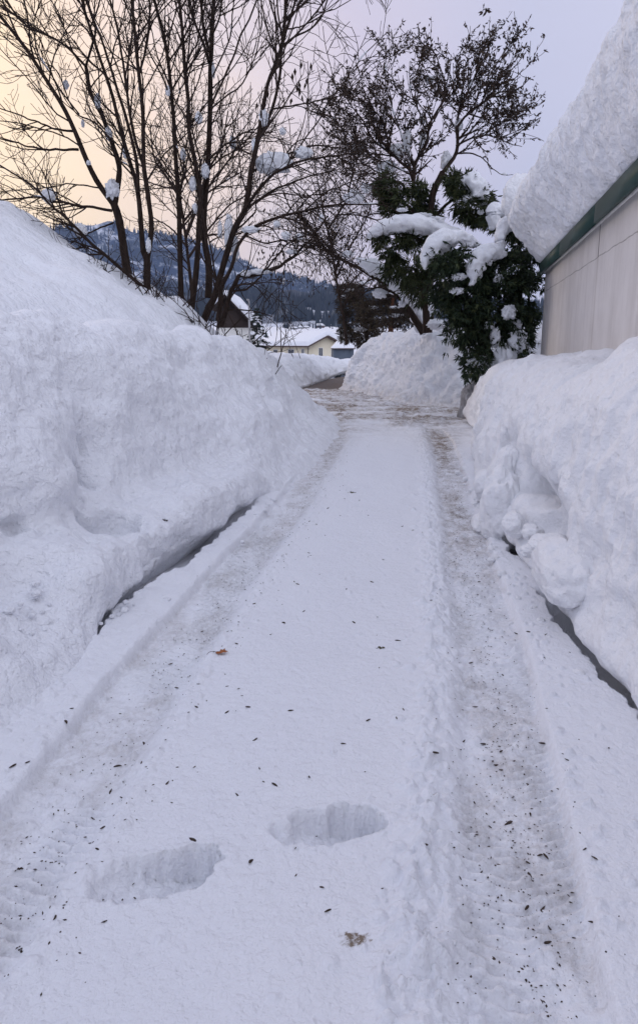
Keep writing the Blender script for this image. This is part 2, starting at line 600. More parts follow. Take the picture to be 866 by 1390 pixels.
def blob(ctr, rad, sq=(1, 1, 1), sd=0, amp=.22, n=40, freq=1.6, fine=.05):
    th = np.linspace(.02, np.pi - .02, n)[:, None]; ph = np.linspace(0, 2 * np.pi, 2 * n, endpoint=False)[None, :]
    d = np.stack([np.sin(th) * np.cos(ph), np.sin(th) * np.sin(ph), np.cos(th) + 0 * ph], -1)
    r = 1 + amp * fbm3(d * freq + np.array([sd * 3.1, sd * 1.7, sd * .9]), 4, sd) + fine * fbm3(d * freq * 5, 2, sd + 5)
    V = d * r[..., None] * rad * np.array(sq) + np.array(ctr)
    f = grid_faces(n, 2 * n, wrap=True)[:, ::-1]
    return V.reshape(-1, 3), f


def gauss(V, c, r, a):
    d = (V - np.array(c)) / np.array(r)
    return a * np.exp(-np.sum(d * d, -1))


def pit(V, c, r, a, sd=0):
    """a hollow with a broken, crisp rim"""
    d = (V - np.array(c)) / np.array(r)
    q = np.sqrt(np.sum(d * d, -1)) + .28 * fbm3(V * 7.0, 3, 900 + sd)
    return a * (1 - sst(.72, 1.08, q))


ds_near = lambda x, y: max(.010, .0042 * math.hypot(x, y)) if y > .6 else .05
# left bank
profL = [(.22, -.22), (.10, -.06), (.02, .02), (-.02, .08), (-.01, .17), (.015, .255), (.07, .30), (.22, .325), (.42, .36), (.52, .46), (.60, .66), (.74, 1.0), (.90, 1.32), (1.08, 1.50), (1.25, 1.53), (1.5, 1.42), (1.8, 1.22), (2.3, .9)]
profL2 = [(.1, -.28), (-.12, -.20), (-.24, -.09), (-.16, .0), (-.08, .06), (.02, .135), (.15, .26), (.30, .38), (.43, .55), (.58, .80), (.74, 1.06), (.90, 1.32), (1.08, 1.50), (1.25, 1.53), (1.5, 1.42), (1.8, 1.22), (2.3, .9)]


def onbank(px, py, side, out=0.0):
    """where the sight line of a picture position meets the undisplaced bank"""
    prof = np.array(profL if side < 0 else profR)[2:]
    o = np.argsort(prof[:, 0])
    for Y in np.linspace(1.4, 13, 1200):
        p = P(px, py, Y)
        d = (float(xL(Y)) - p[0]) if side < 0 else (p[0] - float(xR(Y)))
        d *= .985
        if d < -.02: continue
        h = float((hL if side < 0 else hR)(np.array([p[0]]), np.array([Y]))[0])
        if p[2] <= np.interp(d, prof[o, 0], prof[o, 1]) * h or p[2] < .02:
            return p + np.array([.98 * (1 if side < 0 else -1), -.15, .1]) * out
    return P(px, py, 6)


def hL(X, Y):
    h = np.interp(Y, [-3, 2, 4, 6, 8.5, 10, 11, 12, 13, 15, 18], [1.0, 1.0, 1.03, 1.02, .98, .90, .84, .77, .70, .66, .66])
    return h * (1 + .03 * noise2(Y * .9, Y * 0 + .3, 6))


def exL(V, D):
    g_ = lambda px, py, r, am: gauss(V, onbank(px, py, -1), r, am)
    o = g_(128, 600, (.14, .22, .20), -.11) + g_(122, 640, (.10, .16, .14), -.10)
    o += g_(140, 700, (.24, .20, .12), -.06)
    pt_ = lambda px, py, r, am, sd: pit(V, onbank(px, py, -1), r, am, sd)
    o += pt_(134, 706, (.17, .13, .11), -.17, 1) + pt_(160, 700, (.16, .16, .06), -.12, 2) + pt_(129, 640, (.12, .055, .13), -.08, 3) + pt_(131, 600, (.12, .045, .09), -.06, 4) + pt_(18, 715, (.2, .12, .05), -.08, 5) + pt_(398, 566, (.14, .20, .12), -.12, 6) + pt_(362, 520, (.2, .3, .06), -.06, 7)
    o += g_(50, 640, (.40, .40, .40), .12) + g_(30, 560, (.4, .4, .3), .07) + g_(110, 525, (.22, .3, .16), -.09)
    o += g_(60, 770, (.25, .25, .12), .05) + g_(20, 790, (.3, .25, .06), -.10)
    o += g_(330, 600, (.4, .8, .4), .08) + g_(250, 560, (.3, .6, .4), .05) + g_(200, 500, (.3, .7, .25), .07) + g_(255, 490, (.25, .4, .12), -.07)
    o += g_(395, 560, (.16, .35, .24), -.16) + g_(372, 570, (.14, .3, .4), .07) + g_(412, 540, (.2, .5, .16), -.09)
    o += g_(230, 720, (.18, .5, .10), .05)
    Y = V[..., 1]
    # shelf fades with distance
    o += .05 * sst(6.4, 7.4, Y) * np.exp(-((D - .42) / .16) ** 2)
    return o


lumpsL = []
for i in range(230):
    y = random.uniform(1.3, 3.4); d = random.gauss(-.08, .16)
    x = float(xL(y)) - d
    lumpsL.append(((x, y, float(np.interp(d, np.array(profL2)[2:, 0], np.array(profL2)[2:, 1]))), random.choice([.008, .010, .013, .017, .024]), (1, 1, .7), i))
for i in range(70):
    y = random.uniform(3.2, 9.5); x = float(xL(y)) + abs(random.gauss(.03, .07)) + (.13 if y < 6.2 else 0)
    lumpsL.append(((x, y, .01), random.choice([.008, .012, .016, .024]), (1, 1, .8), 300 + i))
bl = bank('snow_bank', curL, -1, profL, hL, ds_near, 330,
          [(1.3, .085, 4, 'f'), (4.0, .034, 3, 'f'), (11, .009, 3, 'b'), (26, .003, 2, 'f')], 101, M_bankL, extra=exL, prof2=profL2, wfun=lambda X, Y: 1 - sst(2.7, 3.3, Y) + sst(5.7, 6.8, Y),
          lumps=[l for l in lumpsL])
tag(bl, 'long blue-shaded ploughed snow bank with a bottom shelf on the left, under the bare trees', 'snow bank')

# right bank
profR = [(.34, -.30), (.22, -.14), (.12, -.03), (.04, .02), (.0, .08), (.005, .22), (.03, .40), (.07, .65), (.13, .92), (.21, 1.16), (.36, 1.33), (.60, 1.42), (1.0, 1.45), (1.6, 1.42), (2.4, 1.3)]


def hR(X, Y):
    h = np.interp(Y, [-3, 2, 3.2, 3.9, 4.35, 5, 6, 8, 10, 11.5, 12.6, 13.4, 14.3], [1.0, 1.01, 1.03, 1.01, .88, .87, .88, .85, .80, .74, .60, .45, .3])
    return h * (1 + .02 * noise2(Y * 1.3, Y * 0 + .3, 16))


def exR(V, D):
    Y = V[..., 1]; Zz = V[..., 2]
    g_ = lambda px, py, r, am: gauss(V, onbank(px, py, 1), r, am)
    o = g_(684, 612, (.14, .20, .16), -.22) + g_(706, 640, (.14, .16, .13), -.24) + g_(718, 660, (.14, .16, .09), -.28) + g_(700, 625, (.12, .14, .12), -.18)
    o += g_(757, 712, (.16, .22, .10), -.06) + g_(737, 700, (.18, .34, .20), -.20) + g_(720, 730, (.16, .25, .12), -.20) + g_(745, 735, (.16, .2, .1), -.22)
    o += g_(664, 600, (.2, .3, .3), .05) + g_(775, 575, (.16, .07, .30), -.07) + g_(778, 620, (.16, .07, .2), -.06)
    o += g_(640, 570, (.3, .4, .25), -.12) + g_(830, 640, (.3, .25, .4), .05) + g_(800, 560, (.3, .2, .3), .04) + g_(850, 850, (.2, .2, .12), -.05)
    pt_ = lambda px, py, r, am, sd: pit(V, onbank(px, py, 1), r, am, sd)
    o += pt_(708, 648, (.16, .15, .12), -.20, 11) + pt_(686, 606, (.14, .08, .15), -.16, 12) + pt_(722, 668, (.16, .12, .06), -.16, 13) + pt_(760, 712, (.16, .15, .07), -.22, 14) + pt_(745, 690, (.14, .10, .14), -.14, 15)
    o += pt_(776, 590, (.14, .035, .22), -.05, 16) + pt_(640, 540, (.2, .16, .10), -.14, 17) + pt_(628, 560, (.2, .2, .12), -.12, 18)
    o += .013 * fbm2(Y * 16 + 1.5 * Zz, Zz * 3.2, 3, 133) * sst(.1, .5, Zz) * (1 - sst(1.2, 1.4, Zz))
    # vertical scoring of the face
    o += .034 * fbm2(Y * 6.5 + .8 * Zz, Zz * 1.4, 4, 131) * sst(.1, .4, Zz) * (1 - sst(1.2, 1.4, Zz))
    return o


lumpsR = []
for i, (px, py, r, sq, out, yaw) in enumerate([(684, 690, .20, (.75, 1.0, 1.5), .10, 0), (670, 712, .15, (.8, 1.2, .7), .30, 0), (690, 648, .14, (.7, .9, 1.6), .1, 0), (704, 712, .10, (.8, 1, .8), .3, 0),
                                (724, 722, .06, (1.0, 1.2, .8), .15, 0), (750, 738, .10, (1.1, 1.2, .5), .1, 0), (736, 745, .07, (1.2, 1.2, .6), .4, 0),
                                (764, 776, .18, (.8, 1.6, .85), -.05, 0), (724, 752, .035, (1.2, 1, .7), .9, 0), (712, 748, .028, (1, 1, .8), .9, 0), (660, 660, .14, (.7, 1, 1.0), .1, 0)]):
    lumpsR.append((onbank(px, py, 1, out * r), r, sq, i + 3))
for i in range(55):
    y = random.uniform(2.4, 8.5); x = float(xR(y)) - .06 - abs(random.gauss(.02, .07))
    lumpsR.append(((x, y, .01), random.choice([.007, .010, .014, .022, .029]), (1, 1, .8), 400 + i))
br = bank('snow_bank', curR, 1, profR, hR, ds_near, 300,
          [(1.5, .06, 3, 'f'), (5.0, .030, 3, 'f'), (13, .008, 3, 'b'), (28, .003, 2, 'f')], 201, M_bankR, extra=exR, lumps=lumpsR)
tag(br, 'steep pale snow bank with hollows along its foot, below the garage wall', 'snow bank')

# far bank round the outside of the bend
BF = [(5.6, 13.6), (4.2, 14.3), (3.3, 14.9), (2.6, 15.6), (2.0, 16.8), (1.55, 18.6), (1.1, 20.3), (.85, 21.1), (.95, 22.2), (1.8, 25), (3.2, 28.5), (5, 32), (8, 37)]
curF = catmull(BF, 30)
profF = [(-.2, -.30), (-.48, -.10), (-.30, .03), (-.12, .15), (.06, .36), (.22, .62), (.40, .92), (.66, 1.25), (.95, 1.5), (1.35, 1.68), (1.9, 1.75), (2.8, 1.7), (3.6, 1.5)]


def hF(X, Y):
    return np.interp(Y, [13, 15, 16.5, 18.5, 20, 21, 22, 25, 40], [1.0, 1.03, 1.02, 1.0, .93, .84, .82, .8, .8]) * (1 + .05 * noise2(Y * .8, X * .8, 26))


bf = bank('snow_bank', curF, 1, profF, hF, lambda x, y: max(.022, .0026 * math.hypot(x, y)), 170,
          [(1.0, .13, 4, 'f'), (3.0, .08, 3, 'f'), (8, .05, 3, 'b'), (24, .018, 2, 'f')], 301, M_bankF, dirt_h=.42, dirt_amt=.75, dfun=lambda X, Y: np.interp(Y, [13, 17.5, 20.3, 21.1, 24, 30], [1, .9, .5, .45, .7, 1]))
tag(bf, 'tall lumpy snow bank outside the road bend with dirty rubble at its base', 'snow bank')

# bank beyond the bend, left of the wet asphalt
BG = [(-9, 16.8), (-5, 18.0), (-2.8, 19.6), (-1.2, 20.8), (-.75, 21.7), (-.5, 23), (.0, 27), (.7, 32), (1.8, 38), (3.6, 46), (5.6, 54)]
curG = catmull(BG, 24)
profG = [(.1, -.35), (-.05, -.1), (-.02, .08), (.10, .30), (.34, .62), (.65, .95), (1.1, 1.12), (2.0, 1.1), (3.2, .9), (4.5, .4)]
bg = bank('snow_bank', curG, -1, profG, lambda X, Y: np.interp(Y, [16, 19, 21, 24, 28, 32, 40, 54], [.8, .8, .62, .78, .85, .68, .3, -.3]) + .06 * noise2(Y * .6, X * .6, 36),
          lambda x, y: .05, 110, [(.8, .16, 4, 'f'), (3, .07, 3, 'f'), (9, .03, 3, 'b')], 401, M_bankF, dirt_h=.5, dirt_amt=.35)
tag(bg, 'rough low snow bank beside the wet brown asphalt, in front of the cream house', 'snow bank')


# ------------------------------------------------------------------ hillside with the trees
def dist_left(X, Y):
    c = curL[::2]
    best = np.full(X.shape, 1e9); sgn = np.ones(X.shape)
    for i in range(len(c) - 1):
        a, b = c[i], c[i + 1]
        ab = b - a; L2 = ab @ ab + 1e-12
        t = np.clip(((X - a[0]) * ab[0] + (Y - a[1]) * ab[1]) / L2, 0, 1)
        dx = X - (a[0] + ab[0] * t); dy = Y - (a[1] + ab[1] * t)
        d2 = dx * dx + dy * dy
        cr = ab[0] * (Y - a[1]) - ab[1] * (X - a[0])
        m = d2 < best
        best = np.where(m, d2, best); sgn = np.where(m, np.sign(cr), sgn)
    return np.sqrt(best) * sgn


_D = [-1, 0, .6, 1.2, 1.7, 2.4, 4.1, 6.6, 9, 14, 30]
_Zd = [-.6, -.3, .35, .95, 1.24, 1.86, 2.86, 4.36, 5.7, 7.9, 12]


def hill_z(X, Y):
    d = dist_left(X, Y)
    z = np.interp(d, _D, _Zd)
    return z + (.22 * fbm2(X * .55, Y * .55, 4, 71) + .05 * fbm2(X * 2.0, Y * 2.0, 3, 72)) * sst(.8, 2.0, d)


hx = np.linspace(-1, 0, 330); hy = np.concatenate([np.linspace(-6, 5, 90), np.linspace(5.05, 19.5, 330)])
HX = np.repeat((-(1 - (1 + hx) ** 1.6) * 17 + 1.0)[None, :], len(hy), 0)
HY = np.repeat(hy[:, None], len(hx), 1)
HZ = hill_z(HX, HY)
hs_ = grid_obj('hillside', np.stack([HX, HY, HZ], -1), M_hill)
tag(hs_, kind='structure')


def hz(x, y):
    return float(hill_z(np.array([x]), np.array([y]))[0])


# ------------------------------------------------------------------ ground to the horizon
def ground_z(r, az):
    Yd = r * np.cos(az)
    z = np.interp(r, [0, 20, 34, 60, 110, 170, 260, 330, 420, 560, 700, 6000], [-.35, -.42, -.75, -2.2, -4.6, -5, -1.8, 3, 8, 14, 15, 25])
    back = sst(.0, -.5, np.cos(az))
    return z * (1 - back) - .35 * back


rr = np.r_[0.01, np.geomspace(1.5, 5200, 200)]
aa = np.linspace(-np.pi, np.pi, 361)
GR = np.repeat(rr[:, None], len(aa), 1); GA = np.repeat(aa[None, :], len(rr), 0)
GZ = ground_z(GR, GA) + .25 * fbm2(GR * np.sin(GA) * .05, GR * np.cos(GA) * .05, 3, 77) * sst(30, 80, GR)
gd = grid_obj('ground', np.stack([GR * np.sin(GA), GR * np.cos(GA), GZ], -1), M_ground, flip=True)
tag(gd, kind='structure')


def gz(x, y):
    r = math.hypot(x, y); a = math.atan2(x, y)
    return float(ground_z(np.array([r]), np.array([a]))[0])


# wet asphalt beyond the bend
cA = catmull([(-8, 19.4), (-2.5, 21.6), (.9, 22.2), (1.9, 25), (2.8, 30), (4.2, 36), (6.5, 44), (9, 54)], 20)
tA = np.gradient(cA, axis=0); tA /= np.linalg.norm(tA, axis=1)[:, None]
wA = np.linspace(-2.3, 2.3, 24)
AX = cA[:, 0][:, None] + tA[:, 1][:, None] * wA; AY = cA[:, 1][:, None] - tA[:, 0][:, None] * wA
AZ = -.07 - .012 * np.clip(AY - 21, 0, 12) - .05 * np.clip(AY - 33, 0, 40) + .012 * fbm2(AX, AY, 3, 78)
ar = grid_obj('asphalt_road', np.stack([AX, AY, AZ], -1), M_asphalt)
tag(ar, kind='structure')

# ------------------------------------------------------------------ wooded mountains
ridge_far = [(-700, 330), (-200, 300), (0, 308), (100, 314), (180, 308), (235, 322), (262, 330), (300, 345), (350, 362), (400, 372), (440, 388), (480, 400), (520, 412), (600, 425), (866, 430), (1500, 410)]
ridge_mid = [(-700, 400), (0, 395), (200, 400), (300, 402), (350, 398), (400, 394), (440, 400), (480, 398), (520, 404), (600, 412), (866, 420), (1500, 415)]


def hills(name, r0, r1, ridge, zfoot, seed, rough, mat):
    az = np.linspace(R(-62), R(62), 420)
    t = np.linspace(0, 1.35, 130)
    px = CX + FPX * np.tan(az) * 1.0
    py = np.interp(px, np.array(ridge)[:, 0], np.array(ridge)[:, 1])
    # elevation of the ridge at its distance
    el = np.array([P(CX, y, 1.0)[2] - EYE for y in py])
    rad = r0 + (r1 - r0) * t
    A, Tt = np.meshgrid(az, t)
    RR = r0 + (r1 - r0) * Tt
    zt = el[None, :] * (r1 * np.cos(A)) + EYE
    prof = np.where(Tt <= 1, sst(0, 1, Tt) * .35 + .65 * Tt, 1 - (Tt - 1) * .6)
    X = RR * np.sin(A); Y = RR * np.cos(A)
    Zz = zfoot + (zt - zfoot) * prof
    amp = (zt - zfoot) * rough
    Zz = Zz + amp * fbm2(X / r1 * 9, Y / r1 * 9, 5, seed) * np.clip(Tt * 1.4, 0, 1) * np.clip(1.15 - np.abs(Tt - .55) * 1.4, .16, 1)
    V = np.stack([X, Y, Zz], -1)
    o = grid_obj(name, V, mat, flip=True)
    tag(o, kind='structure')
    return V


def mount_mat(name, sc, dark, snow, lo, hi, field=0):
    k = NT(name)
    v = k.objvec()
    a = k.noise(sc, 6, .62, v)
    b = k.noise(sc * 14, 4, .7, v)
    f = k.math('ADD', k.math('MULTIPLY', a, .72), k.math('MULTIPLY', b, .28))
    c = k.ramp(f, [(lo, dark), (hi, snow)])
    if field:
        sx = k.n('ShaderNodeSeparateXYZ'); k.l(v, sx.inputs[0])
        zz = k.math('ADD', sx.outputs[2], k.math('MULTIPLY', k.noise(.012, 4, .6, v), -60))
        c = k.mix(k.math('MULTIPLY', k.math('SUBTRACT', field, zz), .25, clamp=True), c, snow)
    return k.pbr(c, .9, None, .1)


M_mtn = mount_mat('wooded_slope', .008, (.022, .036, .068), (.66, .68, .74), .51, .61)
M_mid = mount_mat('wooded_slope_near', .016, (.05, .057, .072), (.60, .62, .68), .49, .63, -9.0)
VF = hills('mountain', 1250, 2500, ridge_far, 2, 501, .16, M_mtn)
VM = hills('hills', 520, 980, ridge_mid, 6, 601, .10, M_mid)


def forest(name, V, n, hmin, hmax, seed, thr, tmax, label, sc):
    nr, nc = V.shape[:2]
    m = MB()
    rg = np.random.default_rng(seed)
    i = rg.integers(int(nr * .10), int(nr * tmax), n * 3); j = rg.integers(60, nc - 60, n * 3)
    fi = rg.random(n * 3)[:, None]; fj = rg.random(n * 3)[:, None]
    p = V[i, j] * (1 - fi) + V[i + 1, j] * fi
    p = p + (V[i, np.minimum(j + 1, nc - 1)] - V[i, j]) * fj
    msk = fbm2(p[:, 0] * sc, p[:, 1] * sc * .7 + p[:, 2] * sc * 2, 4, seed) > thr
    msk &= (p[:, 2] - 60 * (.5 + .5 * fbm2(p[:, 0] * .012, p[:, 1] * .012, 3, seed + 9)) > (-9 if hmax < 18 else -100))
    p = p[msk][:n]
    N = len(p)
    h = rg.uniform(hmin, hmax, N); w = h * rg.uniform(.16, .24, N)
    ph = rg.uniform(0, 6.28, N)
    ring = [np.stack([p[:, 0] + w * np.cos(ph + a), p[:, 1] + w * np.sin(ph + a), p[:, 2] - .5], 1) for a in (0, 1.57, 3.14, 4.71)]
    top = p + np.stack([0 * h, 0 * h, h], 1)
    vv = np.stack(ring + [top], 1).reshape(-1, 3)
    b = np.arange(N)[:, None] * 5
    f = np.vstack([np.hstack([b + a, b + (a + 1) % 4, b + 4]) for a in range(4)])
    m.add(vv, f)
    o = m.build(name, M_forest, None, False)
    tag(o, label, 'forest', None, 'stuff')


k = NT('frosted_forest'); v = k.objvec()
M_forest = k.pbr(k.ramp(k.noise(.045, 4, .7, v), [(.35, (.020, .028, .038)), (.6, (.045, .054, .066)), (.72, (.22, .235, .26))]), .9, None, .1)
forest('forest', VF, 16000, 11, 22, 511, -.06, .80, 'dark blue wooded mountainside with snowy clearings behind the bare trees', .004)
forest('forest', VM, 12000, 8, 15, 611, -.06, .76, 'dark frosted wood on the lower hill above the valley fields', .009)
# ================================================================== TREES
def rand_perp(t, rg):
    r = rg.normal(size=3); r -= t * (r @ t)
    return r / (np.linalg.norm(r) + 1e-9)


def resample(pts, n):
    c = np.r_[0, np.cumsum(np.linalg.norm(np.diff(pts, axis=0), axis=1))]
    q = np.linspace(0, c[-1], n)
    return np.stack([np.interp(q, c, pts[:, a]) for a in range(3)], 1), c[-1]


TIPS = []


def grow(m, pts, rad, lvl, S, rg):
    """children along a branch; S = list of dicts per level"""
    if lvl >= len(S): return
    s = S[lvl]
    L = np.sum(np.linalg.norm(np.diff(pts, axis=0), axis=1))
    n = rg.poisson(max(.01, s['dens'] * L * (1 - s['t0'])))
    n = min(n, s.get('max', 60))
    if n == 0: return
    c = np.r_[0, np.cumsum(np.linalg.norm(np.diff(pts, axis=0), axis=1))] / L
    for q in rg.uniform(s['t0'], 1, n):
        p = np.array([np.interp(q, c, pts[:, a]) for a in range(3)])
        i = min(len(pts) - 2, int(np.searchsorted(c, q, side='right') - 1))
        t = pts[i + 1] - pts[i]; t = t / (np.linalg.norm(t) + 1e-9)
        a = R(rg.uniform(*s['ang']))
        per = rand_perp(t, rg)
        if s.get('flat'): per = per * np.array([1, s['flat'], 1]); per /= np.linalg.norm(per) + 1e-9
        d = t * math.cos(a) + per * math.sin(a)
        ln = rg.uniform(*s['len']) * (1 - s.get('tap', .5) * q)
        k = s['seg']
        path = [p]
        for j in range(k):
            d = d + rg.normal(size=3) * s['wob'] + np.array([0, 0, s['up']])
            d = d / np.linalg.norm(d)
            path.append(path[-1] + d * ln / k)
        path = np.array(path)
        r0 = min(np.interp(q, c, rad) * .72, s['r'] * rg.uniform(.8, 1.25))
        rr_ = np.linspace(r0, max(S[lvl].get('rend', .0045), r0 * .35), k + 1)
        m.tube(path, rr_, s.get('k', 4))
        if s.get('tips'): TIPS.append(path)
        grow(m, path, rr_, lvl + 1, S, rg)


def stem(m, px, Y, dY, r0, r1, k=8, n=26, ext=True, wob=.012, seed=0, z0=None):
    p = Ps(px, Y, dY)
    p = catmull(p, 8)
    if ext and px[-1][1] <= 5:
        d = p[-1] - p[-6]; d /= np.linalg.norm(d)
        p = np.vstack([p, p[-1] + d * .6, p[-1] + d * 1.3])
    p, L = resample(p, n)
    w = np.stack([noise2(np.arange(n) * .35 + seed * 7.1, np.full(n, a * 3.3 + .2), 700 + seed) for a in range(3)], 1)
    p = p + w * wob * np.sin(np.linspace(0, np.pi, n))[:, None]
    rad = .84 * (r0 + (r1 - r0) * np.linspace(0, 1, n) ** .8)
    rad = rad * (1 + .07 * noise2(np.arange(n) * .7 + seed, np.full(n, .5), 710))
    m.tube(p, rad, k)
    return p, rad


def root_pts(px, py, Y):
    """sink the foot of a stem below the snow"""
    b = P(px, py, Y)
    return b


def snow_blob(name, parent, ctr, rad, sq, sd, amp=.3):
    v, f = blob(ctr, rad * .88, sq, sd, amp + .12, 26, 2.3)
    return mesh_obj(name, v, f, np.arange(len(f)) * 4, M_clump, parent)


def snow_line(m, pts, w, seed, thr=-.1):
    """broken caps of snow lying along the top of a branch"""
    n = len(pts)
    s = noise2(np.arange(n) * .55 + seed * 3.7, np.full(n, .3), 720 + seed)
    i = 0
    while i < n - 1:
        if s[i] > thr:
            j = i
            while j < n - 1 and s[j] > thr: j += 1
            if j - i >= 2:
                q, _ = resample(pts[i:j + 1], max(6, 3 * (j - i)))
                nn = len(q)
                r = w * np.sin(np.linspace(.15, np.pi - .15, nn)) ** .6 * (1 + .3 * noise2(np.arange(nn) * .6, np.full(nn, seed + .5), 730))
                pm = MB(); pm.tube(q + np.array([0, 0, 1.0]) * (w * .75), r, 7)
                pm.build('branch_snow', M_clump, m)
            i = j
        i += 1


SPEC = [
    dict(dens=4.0, t0=.20, ang=(20, 50), len=(.9, 2.6), seg=8, wob=.10, up=.05, r=.0155, rend=.0055, k=5, tap=.5),
    dict(dens=4.3, t0=.12, ang=(25, 60), len=(.35, 1.15), seg=5, wob=.15, up=.06, r=.0080, rend=.0048, k=4, tap=.5),
    dict(dens=4.4, t0=.10, ang=(25, 65), len=(.14, .46), seg=4, wob=.16, up=.08, r=.0056, rend=.0042, k=3, tap=.4),
]
SPEC_L = [dict(SPEC[0], dens=4.6, len=(.4, 1.6), up=.02, r=.015), SPEC[1], SPEC[2]]
SPEC_D = [dict(SPEC[0], dens=5.2, len=(.5, 1.7), up=-.03, ang=(25, 70), r=.015), dict(SPEC[1], up=-.04, dens=5.0), dict(SPEC[2], up=-.03)]

ND = 13.0


def bare_tree(name, label, base, Y, stems, limbs, clumps, seed, group='bare trees on the snowy slope', spec=SPEC, lspec=SPEC_L):
    b = P(base[0], base[1], Y)
    t = thing(name, label, 'tree', b, group)
    rg = np.random.default_rng(seed)
    tm = MB(); cm = MB()
    for i, (px, dY, r0, r1, g) in enumerate(stems):
        p, rad = stem(tm, px, Y, dY, r0, r1, 9, 30, seed=seed + i)
        if g: grow(cm, p, rad, 0, spec, rg)
        snow_line(t, p[6:], .016, seed + i, .42)
    for i, (px, dY, r0, r1) in enumerate(limbs):
        p, rad = stem(cm, px, Y, dY, r0, r1, 6, 24, seed=seed + 20 + i, wob=.03)
        grow(cm, p, rad, 0, lspec, rg)
        snow_line(t, p, .017, seed + 40 + i, .40)
    tm.build('trunk', M_bark, t)
    cm.build('crown', M_twig, t)
    for i, (x, y, dY, r, sq) in enumerate(clumps):
        r *= .85 if r < .2 else 1.0
        snow_blob('snow_clump', t, P(x, y, Y + dY), r, sq, seed + i)
    return t


bare_tree('bare_tree', 'bare tree with a leaning trunk and long low limbs, leftmost on the snowy slope', (175, 377), 13.0,
          [([(177, 384), (172, 360), (163, 302), (155, 276)], 0, .096, .080, False),
           ([(155, 278), (132, 246), (118, 217), (102, 178), (86, 145), (69, 117), (48, 84), (28, 56), (8, 30), (-12, 4)], -.8, .062, .018, True),
           ([(156, 278), (162, 240), (161, 220), (152, 193), (137, 150), (124, 127), (117, 89)], .4, .066, .038, True),
           ([(117, 90), (127, 56), (130, 40), (120, 8), (112, -12)], .5, .026, .012, True),
           ([(117, 90), (84, 58), (35, 33), (8, 0)], .3, .026, .012, True)],
          [([(153, 286), (122, 281), (81, 275), (51, 268), (0, 272)], -.5, .034, .016),
           ([(107, 203), (82, 203), (51, 201), (0, 188)], -.6, .030, .014),
           ([(102, 178), (76, 175), (38, 160), (0, 147)], -.9, .026, .012),
           ([(140, 256), (100, 250), (64, 255), (20, 258)], .6, .018, .009),
           ([(108, 155), (80, 118), (52, 70), (48, 30), (60, -8)], .8, .018, .010),
           ([(155, 302), (114, 319), (79, 343)], -.7, .020, .010),
           ([(150, 190), (128, 165), (100, 150), (80, 100), (62, 85), (20, 70)], .5, .02, .009),
           ([(122, 110), (100, 70), (80, 20), (64, -8)], .2, .018, .010)],
          [(67, 266, -.3, .155, (1, .8, .95)), (153, 258, 0, .19, (.85, .8, 1.15)), (121, 221, -.4, .05, (1, 1, 1)),
           (90, 115, .6, .085, (.8, .8, 1.2)), (133, 138, .2, .10, (.7, .7, 1.7)), (148, 182, .2, .10, (.75, .7, 1.5)), (113, 168, .3, .05, (.8, .8, 1.6)),
           (110, 312, -.5, .15, (.9, .8, .9))], 1)
bare_tree('bare_tree', 'bare tree forking low into several upright stems, second from the left on the slope', (200, 398), 12.6,
          [([(200, 402), (200, 380), (200, 352)], 0, .080, .072, False),
           ([(200, 354), (195, 342), (188, 263), (175, 215), (163, 173), (152, 127), (132, 66), (119, 25), (109, -10)], .5, .060, .016, True),
           ([(188, 262), (186, 220), (175, 173), (163, 132), (142, 64), (127, 25), (114, -15)], .3, .040, .014, True),
           ([(200, 354), (206, 309), (201, 263), (196, 225), (194, 152), (189, 102), (183, 38), (178, -10)], -.2, .060, .018, True),
           ([(196, 228), (184, 190), (176, 150), (168, 90), (160, 40), (148, -8)], -.6, .034, .012, True),
           ([(189, 102), (200, 60), (204, 20), (202, -6)], -.4, .024, .012, True)],
          [([(198, 392), (168, 368), (142, 345), (119, 325), (104, 309), (71, 279), (38, 248), (0, 224)], -.9, .046, .016),
           ([(145, 347), (112, 336), (84, 347), (51, 351), (26, 339)], -.7, .022, .009),
           ([(142, 346), (132, 358), (127, 372)], -.5, .018, .011),
           ([(188, 240), (170, 222), (150, 208), (130, 180)], .3, .018, .009),
           ([(130, 330), (118, 320), (100, 345), (64, 352)], .2, .012, .007)],
          [(202, 333, -.1, .11, (.5, .6, 1.4)), (171, 208, .4, .085, (.8, .8, 1.4)), (190, 120, 0, .04, (.8, .8, 1.4))], 2)
bare_tree('bare_tree', 'thin bare tree with one straight vertical trunk, just left of the trunk pair', (246, 414), 12.8,
          [([(247, 418), (246, 400), (245, 352), (244, 314), (242, 263), (239, 220), (235, 152), (228, 76), (218, 30), (210, 0), (204, -25)], .2, .064, .022, True)],
          [([(244, 314), (262, 290), (268, 262), (262, 240)], .4, .022, .012),
           ([(242, 262), (225, 230), (208, 210), (196, 195)], .6, .018, .009),
           ([(236, 150), (246, 120), (262, 96), (278, 84)], -.4, .018, .009),
           ([(228, 76), (232, 40), (245, 0), (250, -10)], .3, .018, .010)],
          [(228, 123, 0, .075, (.7, .7, 1.5)), (249, 210, .1, .09, (.7, .7, 1.5))], 3)
